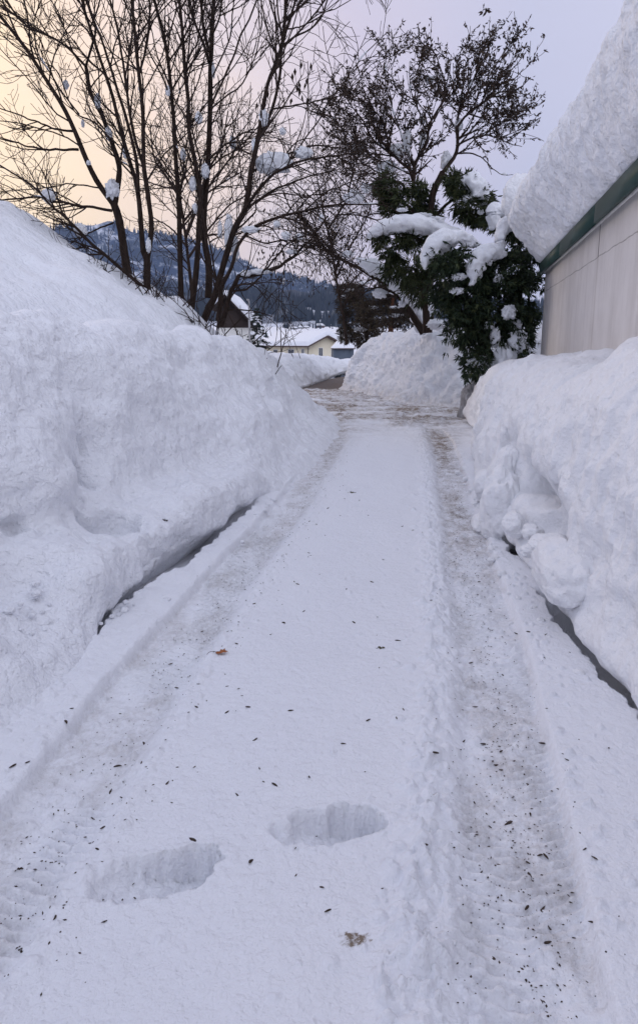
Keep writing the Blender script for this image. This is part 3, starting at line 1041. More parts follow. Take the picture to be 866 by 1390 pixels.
bare_tree('bare_tree', 'tall dark bare tree with two close parallel trunks forking near the top of the picture', (268, 412), 12.9,
          [([(259, 430), (262, 405), (267, 365), (270, 309), (272, 263), (266, 225), (256, 170), (256, 140), (251, 89), (246, 25), (243, -10)], -.3, .072, .020, True),
           ([(283, 404), (284, 363), (278, 327), (277, 289), (282, 233), (285, 152), (286, 102), (289, 25), (291, -15)], .4, .080, .034, True),
           ([(284, 84), (276, 58), (262, 25), (254, -8)], .8, .034, .014, True),
           ([(284, 70), (277, 40), (273, 0), (272, -10)], .2, .036, .018, True)],
          [([(286, 145), (309, 94), (332, 41), (352, -5)], .1, .026, .013),
           ([(289, 104), (306, 66), (314, 40), (318, -5)], -.4, .018, .010),
           ([(286, 148), (310, 128), (330, 112), (352, 55), (356, 0)], .6, .018, .009),
           ([(284, 216), (306, 196), (324, 184), (344, 175)], -.3, .028, .014),
           ([(280, 258), (300, 232), (318, 206), (330, 196), (352, 170)], .3, .026, .012),
           ([(272, 262), (252, 242), (243, 210), (236, 180)], -.2, .030, .014),
           ([(284, 330), (300, 320), (324, 318), (344, 300)], .2, .016, .009),
           ([(284, 55), (296, 30), (304, -6)], -.2, .022, .014)],
          [(279, 232, -.1, .14, (.65, .6, 1.1)), (262, 250, -.1, .11, (.7, .7, 1.4)), (270, 161, -.2, .10, (.8, .7, 1.2)), (290, 96, .1, .08, (.45, .6, 1.9)),
           (316, 193, 0, .10, (.7, .7, 1.4)), (265, 283, -.1, .09, (.7, .7, 1.2))], 4)
tE = bare_tree('bare_tree', 'bare tree leaning right with arching limbs and snow plastered on its trunk', (285, 424), 12.2,
          [([(274, 442), (284, 418), (292, 401), (302, 365), (317, 314), (333, 284), (340, 238), (350, 190)], -.2, .078, .048, True),
           ([(350, 192), (354, 165), (358, 142), (365, 109), (383, 58), (388, 0), (388, -15)], -.1, .044, .020, True),
           ([(351, 188), (370, 147), (380, 102), (383, 64), (395, 20), (406, -15)], .3, .036, .014, True)],
          [([(334, 282), (355, 252), (378, 231), (412, 219), (449, 212), (482, 208)], -.3, .038, .014),
           ([(343, 233), (373, 215), (405, 205), (428, 198), (463, 201)], .3, .030, .012),
           ([(334, 284), (366, 261), (396, 247), (424, 238), (452, 232)], .7, .028, .011),
           ([(370, 148), (405, 142), (432, 137), (470, 128)], .2, .018, .009),
           ([(388, 228), (440, 150), (485, 85), (525, 44)], .7, .018, .008),
           ([(384, 62), (400, 50), (430, 32), (448, -5)], .1, .020, .010),
           ([(386, 40), (410, 36), (436, 22)], -.3, .016, .009),
           ([(318, 315), (345, 290), (352, 270), (380, 262), (420, 268)], -.5, .02, .010)],
          [(372, 222, .0, .26, (1.25, .7, .72)), (412, 208, .1, .17, (1.15, .6, .7)), (358, 160, 0, .13, (.7, .7, 1.4)), (384, 178, 0, .07, (1, 1, 1)),
           (345, 198, 0, .09, (.6, .6, 1.6)), (311, 318, .12, .19, (.55, .6, 2.2)), (320, 338, .12, .13, (.6, .6, 1.9)), (299, 312, .1, .10, (.5, .6, 2.0))], 5, spec=SPEC, lspec=SPEC_D)
tF = bare_tree('bare_tree', 'low spreading bare tree with drooping seedy twigs, rightmost on the slope by the road', (305, 428), 11.8,
          [([(300, 442), (306, 425), (313, 398), (325, 373)], -.2, .055, .04, True),
           ([(296, 436), (299, 410), (301, 390), (315, 362), (321, 338), (335, 318), (348, 307), (380, 294), (412, 287), (449, 279), (512, 277)], .2, .052, .012, True)],
          [([(325, 374), (343, 374), (364, 368), (389, 355), (419, 328), (445, 293)], .2, .044, .016),
           ([(316, 395), (335, 392), (352, 376), (366, 352), (380, 330)], -.3, .024, .010),
           ([(378, 294), (402, 300), (430, 318), (452, 345), (466, 372)], .1, .022, .009),
           ([(350, 306), (372, 312), (384, 345), (386, 372), (382, 410)], -.2, .016, .007),
           ([(334, 320), (360, 330), (392, 326), (430, 334), (470, 350)], .5, .02, .009),
           ([(420, 328), (440, 340), (460, 352), (480, 360)], 0, .014, .008),
           ([(412, 287), (445, 260), (480, 245), (505, 230)], .3, .016, .008)],
          [(352, 369, -.05, .13, (1.7, .6, .4)), (334, 371, -.05, .10, (1.2, .7, .6)), (376, 304, .05, .07, (1, 1, .9)), (388, 320, 0, .09, (1.1, .8, .9)), (406, 321, 0, .07, (1, 1, .9)),
           (395, 342, .1, .08, (1.5, .8, .6)), (436, 296, .1, .06, (.8, .8, 1.3)), (340, 312, .1, .12, (1.5, .8, .6))], 6, spec=SPEC_D, lspec=SPEC_D)
# finer trees farther back
FINE = [dict(dens=4.0, t0=.15, ang=(20, 60), len=(1.2, 2.8), seg=7, wob=.12, up=.01, r=.022, rend=.007, k=4, tap=.4),
        dict(dens=4.2, t0=.1, ang=(30, 75), len=(.5, 1.3), seg=5, wob=.16, up=-.03, r=.011, rend=.0062, k=3, tap=.4),
        dict(dens=4.0, t0=.1, ang=(30, 75), len=(.2, .6), seg=3, wob=.2, up=-.03, r=.0072, rend=.0055, k=3, tap=.4)]
bare_tree('bare_tree', 'faint fine-twigged tree standing behind the leaning trunks in the pale sky', (262, 402), 21.0,
          [([(262, 412), (258, 370), (252, 320), (244, 260), (240, 210), (236, 170), (232, 130)], .5, .07, .02, True),
           ([(252, 322), (268, 280), (280, 236), (300, 200), (310, 150)], -.5, .07, .02, True),
           ([(246, 270), (226, 240), (210, 215), (204, 170)], .8, .06, .02, True)],
          [([(256, 350), (284, 310), (310, 280), (340, 262)], .5, .05, .02), ([(254, 335), (232, 310), (208, 295)], .5, .045, .02), ([(250, 300), (285, 260), (330, 232)], -.6, .045, .02)],
          [], 7, 'fine bare trees behind the slope', FINE, FINE)
bare_tree('bare_tree', 'faint fine-twigged tree farther back above the road bend, left of the leafy tree', (455, 440), 24.0,
          [([(470, 468), (466, 430), (458, 390), (450, 340), (440, 290), (430, 240), (424, 190)], .5, .06, .02, True),
           ([(456, 380), (478, 330), (500, 290), (512, 240)], -.5, .04, .02, True)],
          [([(452, 350), (420, 310), (400, 290), (384, 262)], .5, .05, .02), ([(446, 310), (470, 270), (480, 220), (484, 170)], .6, .05, .02), ([(462, 400), (490, 370), (520, 350)], .6, .04, .02)],
          [], 8, 'fine bare trees behind the slope', FINE, FINE)


# ------------------------------------------------------------------ leaves
def quads(m, pos, d, L, W, rg, curl=.0):
    n = len(pos)
    d = d / (np.linalg.norm(d, axis=1)[:, None] + 1e-9)
    r = rg.normal(size=(n, 3)); w = np.cross(d, r); w /= np.linalg.norm(w, axis=1)[:, None] + 1e-9
    nrm = np.cross(d, w)
    L = np.broadcast_to(L, n)[:, None]; W = np.broadcast_to(W, n)[:, None]
    a = pos; b = pos + d * L * .45 + w * W * .5 + nrm * curl * L; c = pos + d * L; e = pos + d * L * .45 - w * W * .5 + nrm * curl * L
    m.add(np.stack([a, b, c, e], 1).reshape(-1, 3), np.arange(n * 4).reshape(-1, 4))


def fans(m, pos, d, L, rg, nl=5, spread=.7, slim=.22):
    """flat sprays: nl narrow leaflets fanned about a direction"""
    n = len(pos)
    d = d / (np.linalg.norm(d, axis=1)[:, None] + 1e-9)
    r = rg.normal(size=(n, 3)); w = np.cross(d, r); w /= np.linalg.norm(w, axis=1)[:, None] + 1e-9
    for i in range(nl):
        f = (i / (nl - 1) - .5) * 2
        a = f * spread + rg.normal(size=n) * .15
        dd = d * np.cos(a)[:, None] + w * np.sin(a)[:, None] + np.cross(d, w) * (rg.normal(size=n) * .18)[:, None]
        ll = np.broadcast_to(L, n) * (1 - .35 * abs(f)) * rg.uniform(.7, 1.15, n)
        quads(m, pos + d * (.10 * np.broadcast_to(L, n) * i / nl)[:, None], dd, ll, ll * slim, rg, .05)


def hanging_leaves(t, Y, pxs, L, W, seed):
    rg = np.random.default_rng(seed); m = MB()
    pos = np.array([P(x + rg.normal() * .6, y, Y) for x, y in pxs])
    d = np.tile([0, 0, -1.0], (len(pos), 1)) + rg.normal(size=(len(pos), 3)) * .15
    quads(m, pos, d, L * rg.uniform(.7, 1.2, len(pos)), W, rg, .12)
    quads(m, pos, d, L * rg.uniform(.7, 1.2, len(pos)), W * .8, rg, -.12)
    m.build('dry_leaves', M_deadleaf, t, False)


hanging_leaves(tE, 12.2, [(387, 96), (397, 98), (406, 110), (404, 114), (407, 118), (413, 112), (410, 128), (397, 133), (390, 120), (418, 105), (401, 92), (409, 84), (363, 122), (350, 138), (407, 120), (416, 133), (421, 84)], .13, .055, 41)
rg_ = np.random.default_rng(44)
hanging_leaves(tF, 11.9, [(rg_.uniform(350, 500), rg_.normal(330, 32)) for i in range(420)], .062, .028, 42)

# ------------------------------------------------------------------ leafy (dry fruited) tree on the right
SEEDY = [dict(dens=7.0, t0=.15, ang=(22, 62), len=(.5, 1.2), seg=6, wob=.12, up=.09, r=.026, rend=.009, k=4, tap=.35, tips=True),
         dict(dens=5.2, t0=.12, ang=(20, 50), len=(.35, 1.0), seg=4, wob=.13, up=.12, r=.013, rend=.007, k=3, tap=.4, tips=True)]
YT = 18.5
tS = thing('dry_leaf_tree', 'round-crowned tree still hung with small dry brown leaves against the lilac sky', 'tree', P(588, 445, YT))
rg = np.random.default_rng(90)
tm, cm = MB(), MB()
TIPS.clear()
stems = [([(584, 452), (583, 400), (582, 340), (583, 290), (587, 264), (601, 234)], 0, .17, .12, False),
         ([(601, 234), (620, 206), (620, 173), (626, 135), (644, 87), (651, 45), (658, 22)], .4, .085, .016, True),
         ([(618, 175), (636, 150), (662, 125), (684, 112), (712, 118)], -.8, .055, .012, True),
         ([(619, 198), (641, 187), (665, 184), (689, 194), (708, 199)], .5, .045, .010, True),
         ([(618, 208), (648, 211), (679, 236), (696, 237)], -.5, .035, .008, False),
         ([(585, 290), (565, 268), (561, 232), (579, 190), (585, 163), (604, 116), (592, 52), (578, 33)], -.5, .085, .013, True),
         ([(560, 234), (534, 211), (509, 194), (492, 163), (475, 132), (458, 100)], .5, .060, .013, True),
         ([(530, 208), (520, 166), (502, 132), (490, 98)], -.7, .04, .012, True),
         ([(561, 226), (545, 185), (530, 130), (523, 100), (524, 50)], .9, .045, .012, True),
         ([(640, 150), (652, 110), (668, 78), (688, 35)], .3, .03, .010, True),
         ([(581, 186), (566, 140), (556, 100), (556, 62)], -.9, .035, .011, True),
         ([(548, 250), (520, 238), (494, 222), (470, 205), (450, 190)], -.4, .035, .010, True),
         ([(622, 150), (604, 120), (610, 80), (612, 50)], .7, .03, .010, True),
         ([(662, 126), (680, 148), (696, 142), (708, 130)], .4, .024, .008, True),
         ([(646, 90), (668, 100), (690, 80), (706, 84)], -.3, .024, .008, True), ([(640, 187), (660, 170), (680, 164), (700, 156)], .8, .026, .008, True),
         ([(562, 240), (540, 228), (505, 212), (470, 180), (446, 150)], .2, .035, .010, True), ([(588, 160), (600, 140), (630, 110), (636, 70)], -.4, .024, .008, True)]
for i, (px, dY, r0, r1, g) in enumerate(stems):
    px = [(x, y + max(0, 170 - y) * .20) for x, y in px]
    p, rad = stem(tm if i < 1 else cm, px, YT, dY, r0 * .8, r1 * .85, 7, 24, False, .04, 300 + i)
    if g: grow(cm, p, rad, 0, SEEDY, rg)
    snow_line(tS, p, .03, 90 + i, .30)
tm.build('trunk', M_bark, tS); cm.build('crown', M_twig, tS)
lm = MB()
pp = []; dd = []
for path in TIPS:
    n = rg.integers(2, 9)
    q = rg.uniform(.1, 1.0, n) * (len(path) - 1.001)
    for x in q:
        i = int(x); p = path[i] * (1 - (x - i)) + path[i + 1] * (x - i)
        pp.append(p); dd.append(path[i + 1] - path[i])
pp = np.array(pp); dd = np.array(dd); dd /= np.linalg.norm(dd, axis=1)[:, None]
print('leaves', len(pp))
d2 = dd * .5 + rg.normal(size=pp.shape) * .45 + np.array([0, 0, -.25])
quads(lm, pp, d2, rg.uniform(.07, .135, len(pp)), rg.uniform(.03, .052, len(pp)), rg, .10)
quads(lm, pp + rg.normal(size=pp.shape) * .03, d2 + rg.normal(size=pp.shape) * .4, rg.uniform(.06, .12, len(pp)), rg.uniform(.03, .05, len(pp)), rg, -.10)
e = P(657, 15, YT + .4)
quads(lm, np.tile(e, (14, 1)) + rg.normal(size=(14, 3)) * .04, rg.normal(size=(14, 3)) + np.array([0, 0, .6]), .14, .06, rg, .1)
lm.build('dry_leaves', M_deadleaf, tS, False)
for i, (x, y, r, sq) in enumerate([(574, 190, .15, (.7, .7, 1.6)), (552, 190, .17, (.7, .8, 1.5)), (540, 205, .22, (1.2, .8, .8)), (605, 218, .20, (.7, .8, 1.2)), (622, 170, .14, (.8, .8, 1.3)),
                                   (524, 226, .22, (1.3, .8, .7)), (485, 202, .17, (1.2, .8, .8)), (582, 108, .12, (1, 1, .8)), (573, 163, .10, (1, 1, 1)), (626, 135, .10, (1, 1, 1)), (480, 268, .22, (1.3, .8, .8)), (497, 255, .15, (1, .8, .9))]):
    snow_blob('snow_clump', tS, P(x, y, YT + .2), r, sq, 800 + i)


# ------------------------------------------------------------------ evergreens bowed under snow
def foliage(m, ells, n, L, rg, down=.6, slim=.22, gap=-.25, fr=2.2, nl=5):
    vol = np.array([e[2] * e[3] for e in ells], float); vol /= vol.sum()
    for (x, y, rx, ry, Y, ry_m), v in zip(ells, vol):
        c = P(x, y, Y); s = Y / FPX
        k = int(n * v)
        u = rg.normal(size=(k, 3)); u /= np.linalg.norm(u, axis=1)[:, None]
        r = rg.uniform(.25, 1, k) ** .45
        lump = 1 + .42 * fbm3(u * 2.6 + c * .7, 3, 77); r = np.where(rg.random(k) < .10, r * rg.uniform(1.0, 1.28, k), r)
        p = c + u * (r * lump)[:, None] * np.array([rx * s, ry_m, ry * s])
        keep = fbm3(p * fr, 3, 55) > gap
        p = p[keep]; u = u[keep]
        d = u * .6 + rg.normal(size=p.shape) * .45 + np.array([0, 0, -down])
        fans(m, p, d, L * rg.uniform(.7, 1.3, len(p)), rg, nl, .75, slim)


def snow_pad(pxr, Y, dY, name, parent, seed, depth=1.0, flat=.75):
    """a roll of snow lying along a bowed branch: [(px, py, half thickness in px)]"""
    a = np.array(pxr, float)
    c = Ps([(x, y) for x, y, _ in pxr], Y, dY)
    cc = catmull(np.hstack([c, (a[:, 2] * Y / FPX)[:, None]]), 14)
    n = 46; q = np.linspace(0, len(cc) - 1, n); i = np.minimum(q.astype(int), len(cc) - 2); f = (q - i)[:, None]
    cc = cc[i] * (1 - f) + cc[i + 1] * f
    p, r = cc[:, :3], cc[:, 3]
    e = np.sin(np.linspace(.06, np.pi - .06, n)) ** .28
    r = r * e
    t = np.gradient(p, axis=0); t /= np.linalg.norm(t, axis=1)[:, None]
    side = np.tile([.0, 1.0, 0], (n, 1)); side -= t * np.sum(side * t, 1)[:, None]; side /= np.linalg.norm(side, axis=1)[:, None]
    up = np.cross(side, t); up *= np.sign(up[:, 2] + 1e-6)[:, None]
    k_ = 34; ph = np.linspace(0, 2 * np.pi, k_, endpoint=False)
    cu = np.sin(ph); cs = np.cos(ph)
    cu = np.where(cu < 0, cu * flat, cu)
    V = p[:, None, :] + r[:, None, None] * (cs[None, :, None] * side[:, None, :] * depth + cu[None, :, None] * up[:, None, :])
    N = V - p[:, None, :]; N /= np.linalg.norm(N, axis=2)[..., None] + 1e-9
    rm = float(np.mean(r))
    off = .38 * rm * fbm3(V * 5.0 / max(.5, rm * 6), 4, seed) + .10 * rm * fbm3(V * 22, 3, seed + 3)
    low = np.clip(-np.sin(ph), 0, 1)[None, :]
    off = off + low * rm * .55 * fbm3(V * np.array([9, 9, 2.0]), 2, seed + 7)
    V = V + N * off[..., None]
    f = grid_faces(n, k_, wrap=True)
    capa = V[0].mean(0); capb = V[-1].mean(0)
    vv = np.vstack([V.reshape(-1, 3), capa, capb])
    nv = n * k_
    tris_a = [[(j + 1) % k_, j, nv, nv] for j in range(k_)]; tris_b = [[(n - 1) * k_ + j, (n - 1) * k_ + (j + 1) % k_, nv + 1, nv + 1] for j in range(k_)]
    m = MB(); m.add(vv, f)
    m.v.append(np.zeros((0, 3)))
    m.f.append(np.array([[x[0], x[1], x[2]] for x in tris_a + tris_b]))
    o = m.build(name, M_clump, parent)
    return p


rg = np.random.default_rng(120)
YB = 12.4
tB = thing('conifer_bush', 'dense dark green conifer bush bowed under snow against the end of the garage wall', 'bush', P(680, 520, YB), 'snow laden evergreens')
fm, wm = MB(), MB()
foliage(fm, [(665, 375, 58, 34, YB, .55), (628, 365, 36, 30, YB - .25, .4), (690, 400, 42, 70, YB, .55), (660, 430, 48, 46, YB, .55), (672, 470, 50, 38, YB, .5), (706, 350, 20, 48, YB + .1, .35),
             (648, 492, 22, 24, YB - .3, .3), (640, 410, 40, 30, YB - .2, .45), (708, 440, 18, 62, YB, .3), (600, 352, 24, 22, YB - .3, .3), (698, 312, 14, 16, YB + .2, .2), (606, 392, 24, 34, YB + .1, .4), (622, 440, 22, 26, YB + .1, .4)],
        12500, .14, rg, .8, .21, -.04, 3.4)
for px in ([(700, 520), (704, 470), (708, 400), (706, 340), (700, 318)], [(690, 520), (676, 470), (664, 420), (660, 380), (640, 344)], [(690, 520), (668, 480), (640, 450), (618, 400), (608, 360)], [(705, 500), (716, 440), (718, 390)]):
    stem(wm, px, YB, .1, .05, .02, 6, 18, False, .03, 400)
fm.build('foliage', M_yew, tB, False); wm.build('stem', M_bark, tB)
snow_pad([(577, 366, 8), (580, 350, 12), (590, 336, 15), (606, 326, 14), (622, 324, 11), (636, 328, 9), (652, 336, 6)], YB - .35, .2, 'snow_load', tB, 901)
snow_pad([(641, 388, 7), (644, 372, 11), (650, 356, 14), (662, 346, 15), (676, 345, 12), (686, 346, 8)], YB - .5, .1, 'snow_load', tB, 902)
snow_pad([(680, 338, 7), (680, 322, 9), (685, 308, 11), (695, 302, 9), (703, 306, 5)], YB - .3, .2, 'snow_load', tB, 903)
for i, (x, y, r, sq, dy) in enumerate([(690, 424, .13, (1, .8, 1.0), -.5), (622, 376, .12, (1.2, .8, .6), -.42), (676, 378, .09, (1, .8, .8), -.42), (672, 458, .13, (.7, .8, 1.4), -.36), (620, 395, .10, (1.3, .8, .6), -.4),
                                       (686, 492, .22, (1.0, .8, 1.5), -.40), (653, 492, .17, (1.6, .8, .7), -.34), (702, 464, .17, (1, .8, 1.2), -.36), (640, 362, .10, (1.2, 1, .6), -.36), (700, 440, .11, (1, 1, .8), -.34), (664, 442, .09, (1, 1, .8), -.38), (712, 474, .12, (1, 1, 1), -.2)]):
    snow_blob('snow_clump', tB, P(x, y, YB + dy), r, sq, 910 + i, .35)

YC = 15.5
tC = thing('conifer_tree', 'taller evergreen behind the bush with a long snow-laden bough reaching left', 'tree', P(577, 450, YC), 'snow laden evergreens')
fm, wm = MB(), MB()
foliage(fm, [(565, 345, 44, 36, YC, .7), (536, 330, 30, 20, YC - .1, .5), (575, 385, 34, 28, YC, .6), (596, 370, 30, 40, YC, .5), (548, 365, 28, 22, YC, .5), (516, 318, 14, 8, YC, .3)],
        4400, .20, rg, .85, .17, .08, 2.6)
foliage(fm, [(550, 275, 32, 18, YC + .3, .5), (530, 252, 18, 18, YC + .3, .4), (576, 290, 22, 14, YC + .3, .5), (565, 260, 16, 10, YC + .2, .3)], 1900, .19, rg, .3, .17, -.04, 2.6)
foliage(fm, [(640, 275, 24, 24, YC - .2, .5), (628, 252, 20, 14, YC - .2, .4), (652, 292, 14, 14, YC - .2, .4), (612, 240, 10, 8, YC, .3), (676, 306, 14, 12, YC - .6, .3)], 2200, .16, rg, .5, .19, -.12, 2.6)
for px, r in (([(580, 452), (579, 420), (577, 390), (578, 340), (584, 290), (590, 250)], .13), ([(578, 350), (600, 325), (630, 322)], .06), ([(578, 330), (550, 318), (505, 318)], .06), ([(584, 300), (610, 275), (640, 255)], .05), ([(584, 296), (560, 285), (528, 262)], .05)):
    stem(wm, px, YC, 0, r, r * .5, 8, 20, False, .03, 420)
fm.build('foliage', M_yew2, tC, False); wm.build('trunk', M_bark, tC)
snow_pad([(498, 322, 5), (510, 314, 10), (530, 308, 12), (552, 306, 13), (575, 307, 13), (598, 312, 11), (618, 318, 8), (638, 323, 4)], YC - .5, .1, 'snow_load', tC, 921, 1.5)
snow_pad([(624, 244, 9), (634, 248, 14), (646, 258, 15), (654, 268, 11), (660, 278, 6)], YC - .4, 0, 'snow_load', tC, 922, 1.3)
snow_pad([(668, 312, 7), (670, 296, 11), (672, 286, 10), (684, 290, 8), (694, 298, 5)], YC - .9, 0, 'snow_load', tC, 923, 1.2)
for i, (x, y, r, sq) in enumerate([(588, 300, .2, (1.3, 1, .5)), (574, 292, .12, (1.6, 1, .4)), (634, 270, .12, (1, 1, .7)), (545, 285, .08, (1.5, 1, .5)), (652, 288, .07, (1, 1, .8)), (586, 410, .16, (.5, .7, 1.7)), (592, 440, .2, (1, 1, .6))]):
    snow_blob('snow_clump', tC, P(x, y, YC - .5), r, sq, 940 + i, .35)

# the bent trunk under its load of snow
YL = 17.0
tL = thing('leaning_tree', 'thin bent tree arching left over the bank with thick snow lying along its trunk', 'tree', P(572, 445, YL))
wm, cm = MB(), MB()
p, rad = stem(wm, [(575, 452), (562, 432), (545, 408), (528, 388), (505, 374), (484, 362), (462, 352), (444, 338)], YL, .2, .12, .03, 8, 26, False, .03, 430)
wm.build('trunk', M_bark, tL)
grow(cm, p, rad, 0, [dict(dens=4.5, t0=.2, ang=(30, 75), len=(.5, 1.5), seg=6, wob=.14, up=-.03, r=.022, rend=.008, k=4, tap=.3), dict(dens=5, t0=.1, ang=(30, 70), len=(.2, .7), seg=4, wob=.18, up=-.02, r=.010, rend=.006, k=3)], rg)
cm.build('crown', M_twig, tL)
snow_pad([(484, 350, 4), (494, 358, 10), (510, 366, 11), (526, 374, 10), (540, 390, 10), (552, 404, 8), (564, 416, 6)], YL - .15, .1, 'snow_load', tL, 931, 1.1)
snow_pad([(556, 400, 6), (564, 412, 11), (568, 428, 13), (572, 444, 12), (578, 452, 8)], YL + .35, .1, 'snow_load', tL, 932, 1.1)
for i, (x, y, r, sq) in enumerate([(515, 398, .14, (1.3, .8, .9)), (472, 345, .12, (1.2, .8, .7)), (546, 412, .10, (1, .8, 1.0))]):
    snow_blob('snow_clump', tL, P(x, y, YL), r, sq, 960 + i, .35)

# rusty pines behind the bank
for (nm, lab, tr_, ells, Y, sd, rb) in (
    ('pine_tree', 'pine with a bare reddish trunk and rust-brown foliage behind the far snow bank', [(530, 462), (531, 440), (532, 416), (534, 380)],
     [(520, 425, 34, 26, 24, 1.0), (545, 410, 24, 26, 24, .8), (500, 400, 26, 22, 24.5, .8), (530, 380, 34, 18, 24.5, .8), (552, 440, 16, 18, 24, .6)], 24.0, 131, M_redbark),
    ('pine_tree', 'ragged brownish pine with low boughs at the left end of the far bank', [(500, 478), (497, 450), (494, 420), (490, 380)],
     [(488, 440, 26, 22, 27, 1.0), (500, 458, 20, 16, 26.5, .8), (482, 415, 24, 18, 27, .9), (475, 395, 18, 14, 27, .8), (508, 430, 16, 24, 27, .8), (470, 455, 12, 10, 27, .6)], 27.0, 141, M_bark)):
    b = P(*tr_[0], Y)
    t = thing(nm, lab, 'tree', b, 'pines behind the far bank')
    wm, fm = MB(), MB(); rg2 = np.random.default_rng(sd)
    p, rad = stem(wm, tr_, Y, 0, .13, .05, 8, 16, False, .04, sd)
    wm.build('trunk', rb, t)
    bm_ = MB()
    grow(bm_, p, rad, 0, [dict(dens=5, t0=.2, ang=(50, 95), len=(.5, 1.2), seg=5, wob=.15, up=-.02, r=.03, rend=.010, k=4, tap=.2), dict(dens=4, t0=.2, ang=(30, 70), len=(.3, .7), seg=3, wob=.2, up=0, r=.012, rend=.007, k=3)], rg2)
    bm_.build('bough', M_bark, t)
    foliage(fm, ells, 3800, .20, rg2, .35, .13, -.10, 1.3, 6)
    fm.build('foliage', M_pine, t, False)
    for i in range(5):
        e_ = ells[i % len(ells)]
        snow_blob('snow_clump', t, P(e_[0] + rg2.normal() * 8, e_[1] - e_[3] * .4 + rg2.normal() * 6, Y - .35), rg2.uniform(.1, .17), (1.8, .8, .5), sd + i, .4)

# twiggy shrubs poking out of the slope
SHR = [dict(dens=5, t0=.15, ang=(20, 60), len=(.15, .5), seg=4, wob=.18, up=.03, r=.006, rend=.004, k=3, tap=.3), dict(dens=5, t0=.1, ang=(25, 60), len=(.06, .2), seg=2, wob=.2, up=.02, r=.0045, rend=.0035, k=3)]
for i, (x, y, n, hgt, Y, lab) in enumerate([(150, 398, 13, .75, 12.0, 'tangle of thin bare stems in the snow below the leaning leftmost tree'), (182, 410, 10, .6, 11.6, 'thin bare shrub in the snow left of the forked tree foot'),
                                    (222, 418, 8, .55, 11.8, 'few bent twigs in the snow between the forked tree and the straight tree'), (238, 432, 10, .8, 11.2, 'upright twigs in the snow just left of the trunk pair'),
                                    (285, 432, 14, .95, 11.2, 'brush of dark twigs at the foot of the right-leaning tree'), (310, 440, 12, .8, 10.9, 'bare twigs on the crest of the snow bank in front of the dark gable'),
                                    (340, 458, 8, .55, 10.5, 'low twigs at the lower end of the slope above the snow bank'), (12, 300, 6, .9, 12.6, 'lone bent twigs standing high on the snowy hillside at the left edge')]):
    b = P(x, y, Y); zz = hz(b[0], b[1])
    b[2] = zz - .05 if abs(zz - b[2]) < .8 else b[2]
    m = MB(); rg2 = np.random.default_rng(600 + i)
    for j in range(n):
        o = b + np.array([rg2.normal() * .28, rg2.normal() * .2, -.02])
        d = np.array([rg2.normal() * .5, rg2.normal() * .4, 1.0]); d /= np.linalg.norm(d)
        h = hgt * rg2.uniform(.5, 1.2); path = [o]
        for q in range(7):
            d = d + rg2.normal(size=3) * .13; d /= np.linalg.norm(d); path.append(path[-1] + d * h / 7)
        path = np.array(path); rad = np.linspace(.010, .004, 8)
        m.tube(path, rad, 4); grow(m, path, rad, 0, SHR, rg2)
    o = m.build('shrub', M_twig, None)
    tag(o, lab, 'shrub', 'bare shrubs in the slope snow')
# ================================================================== GARAGE
A_ = np.array([.2075, .9782, 0]); B_ = np.array([.9782, -.2075, 0])
C0 = np.array([3.69, 11.5, 0.0])
LW, DW, HW = 17.0, 6.5, 2.52
k = NT('garage_plaster')
tc = k.n('ShaderNodeTexCoord')


def vdot(nt, vec, d):
    x = nt.n('ShaderNodeVectorMath', operation='DOT_PRODUCT'); nt.l(vec, x.inputs[0]); x.inputs[1].default_value = d
    return x.outputs['Value']


s_ = vdot(k, tc.outputs['Object'], tuple(A_)); z_ = vdot(k, tc.outputs['Object'], (0, 0, 1)); b_ = vdot(k, tc.outputs['Object'], tuple(B_))
cmb = k.n('ShaderNodeCombineXYZ'); k.l(s_, cmb.inputs[0]); k.l(z_, cmb.inputs[2]); k.l(b_, cmb.inputs[1])
mp = k.n('ShaderNodeMapping'); mp.inputs['Scale'].default_value = (1, 1, .10); k.l(cmb.outputs[0], mp.inputs['Vector'])
streak = k.ramp(k.noise(3.2, 5, .62, mp.outputs['Vector']), [(.50, (0, 0, 0)), (.74, (1, 1, 1))])
streak2 = k.ramp(k.noise(17, 4, .6, mp.outputs['Vector']), [(.54, (0, 0, 0)), (.80, (1, 1, 1))])
low = k.math('MULTIPLY', k.noise(.9, 3, .6, cmb.outputs[0]), 1.0)
c = k.mix(k.ramp(k.noise(2.2, 5, .65, cmb.outputs[0]), [(.3, (0, 0, 0)), (.7, (1, 1, 1))]), (.72, .695, .685), (.62, .595, .585))
c = k.mix(k.math('MULTIPLY', streak, .24), c, (.27, .24, .225))
c = k.mix(k.math('MULTIPLY', streak2, .20), c, (.26, .225, .20))
# grime band low on the wall and near the far corner
lz = k.math('MULTIPLY', k.math('SUBTRACT', 1.75, z_), .7, clamp=True)
c = k.mix(k.math('MULTIPLY', k.math('MULTIPLY', lz, low), .5), c, (.46, .40, .32))
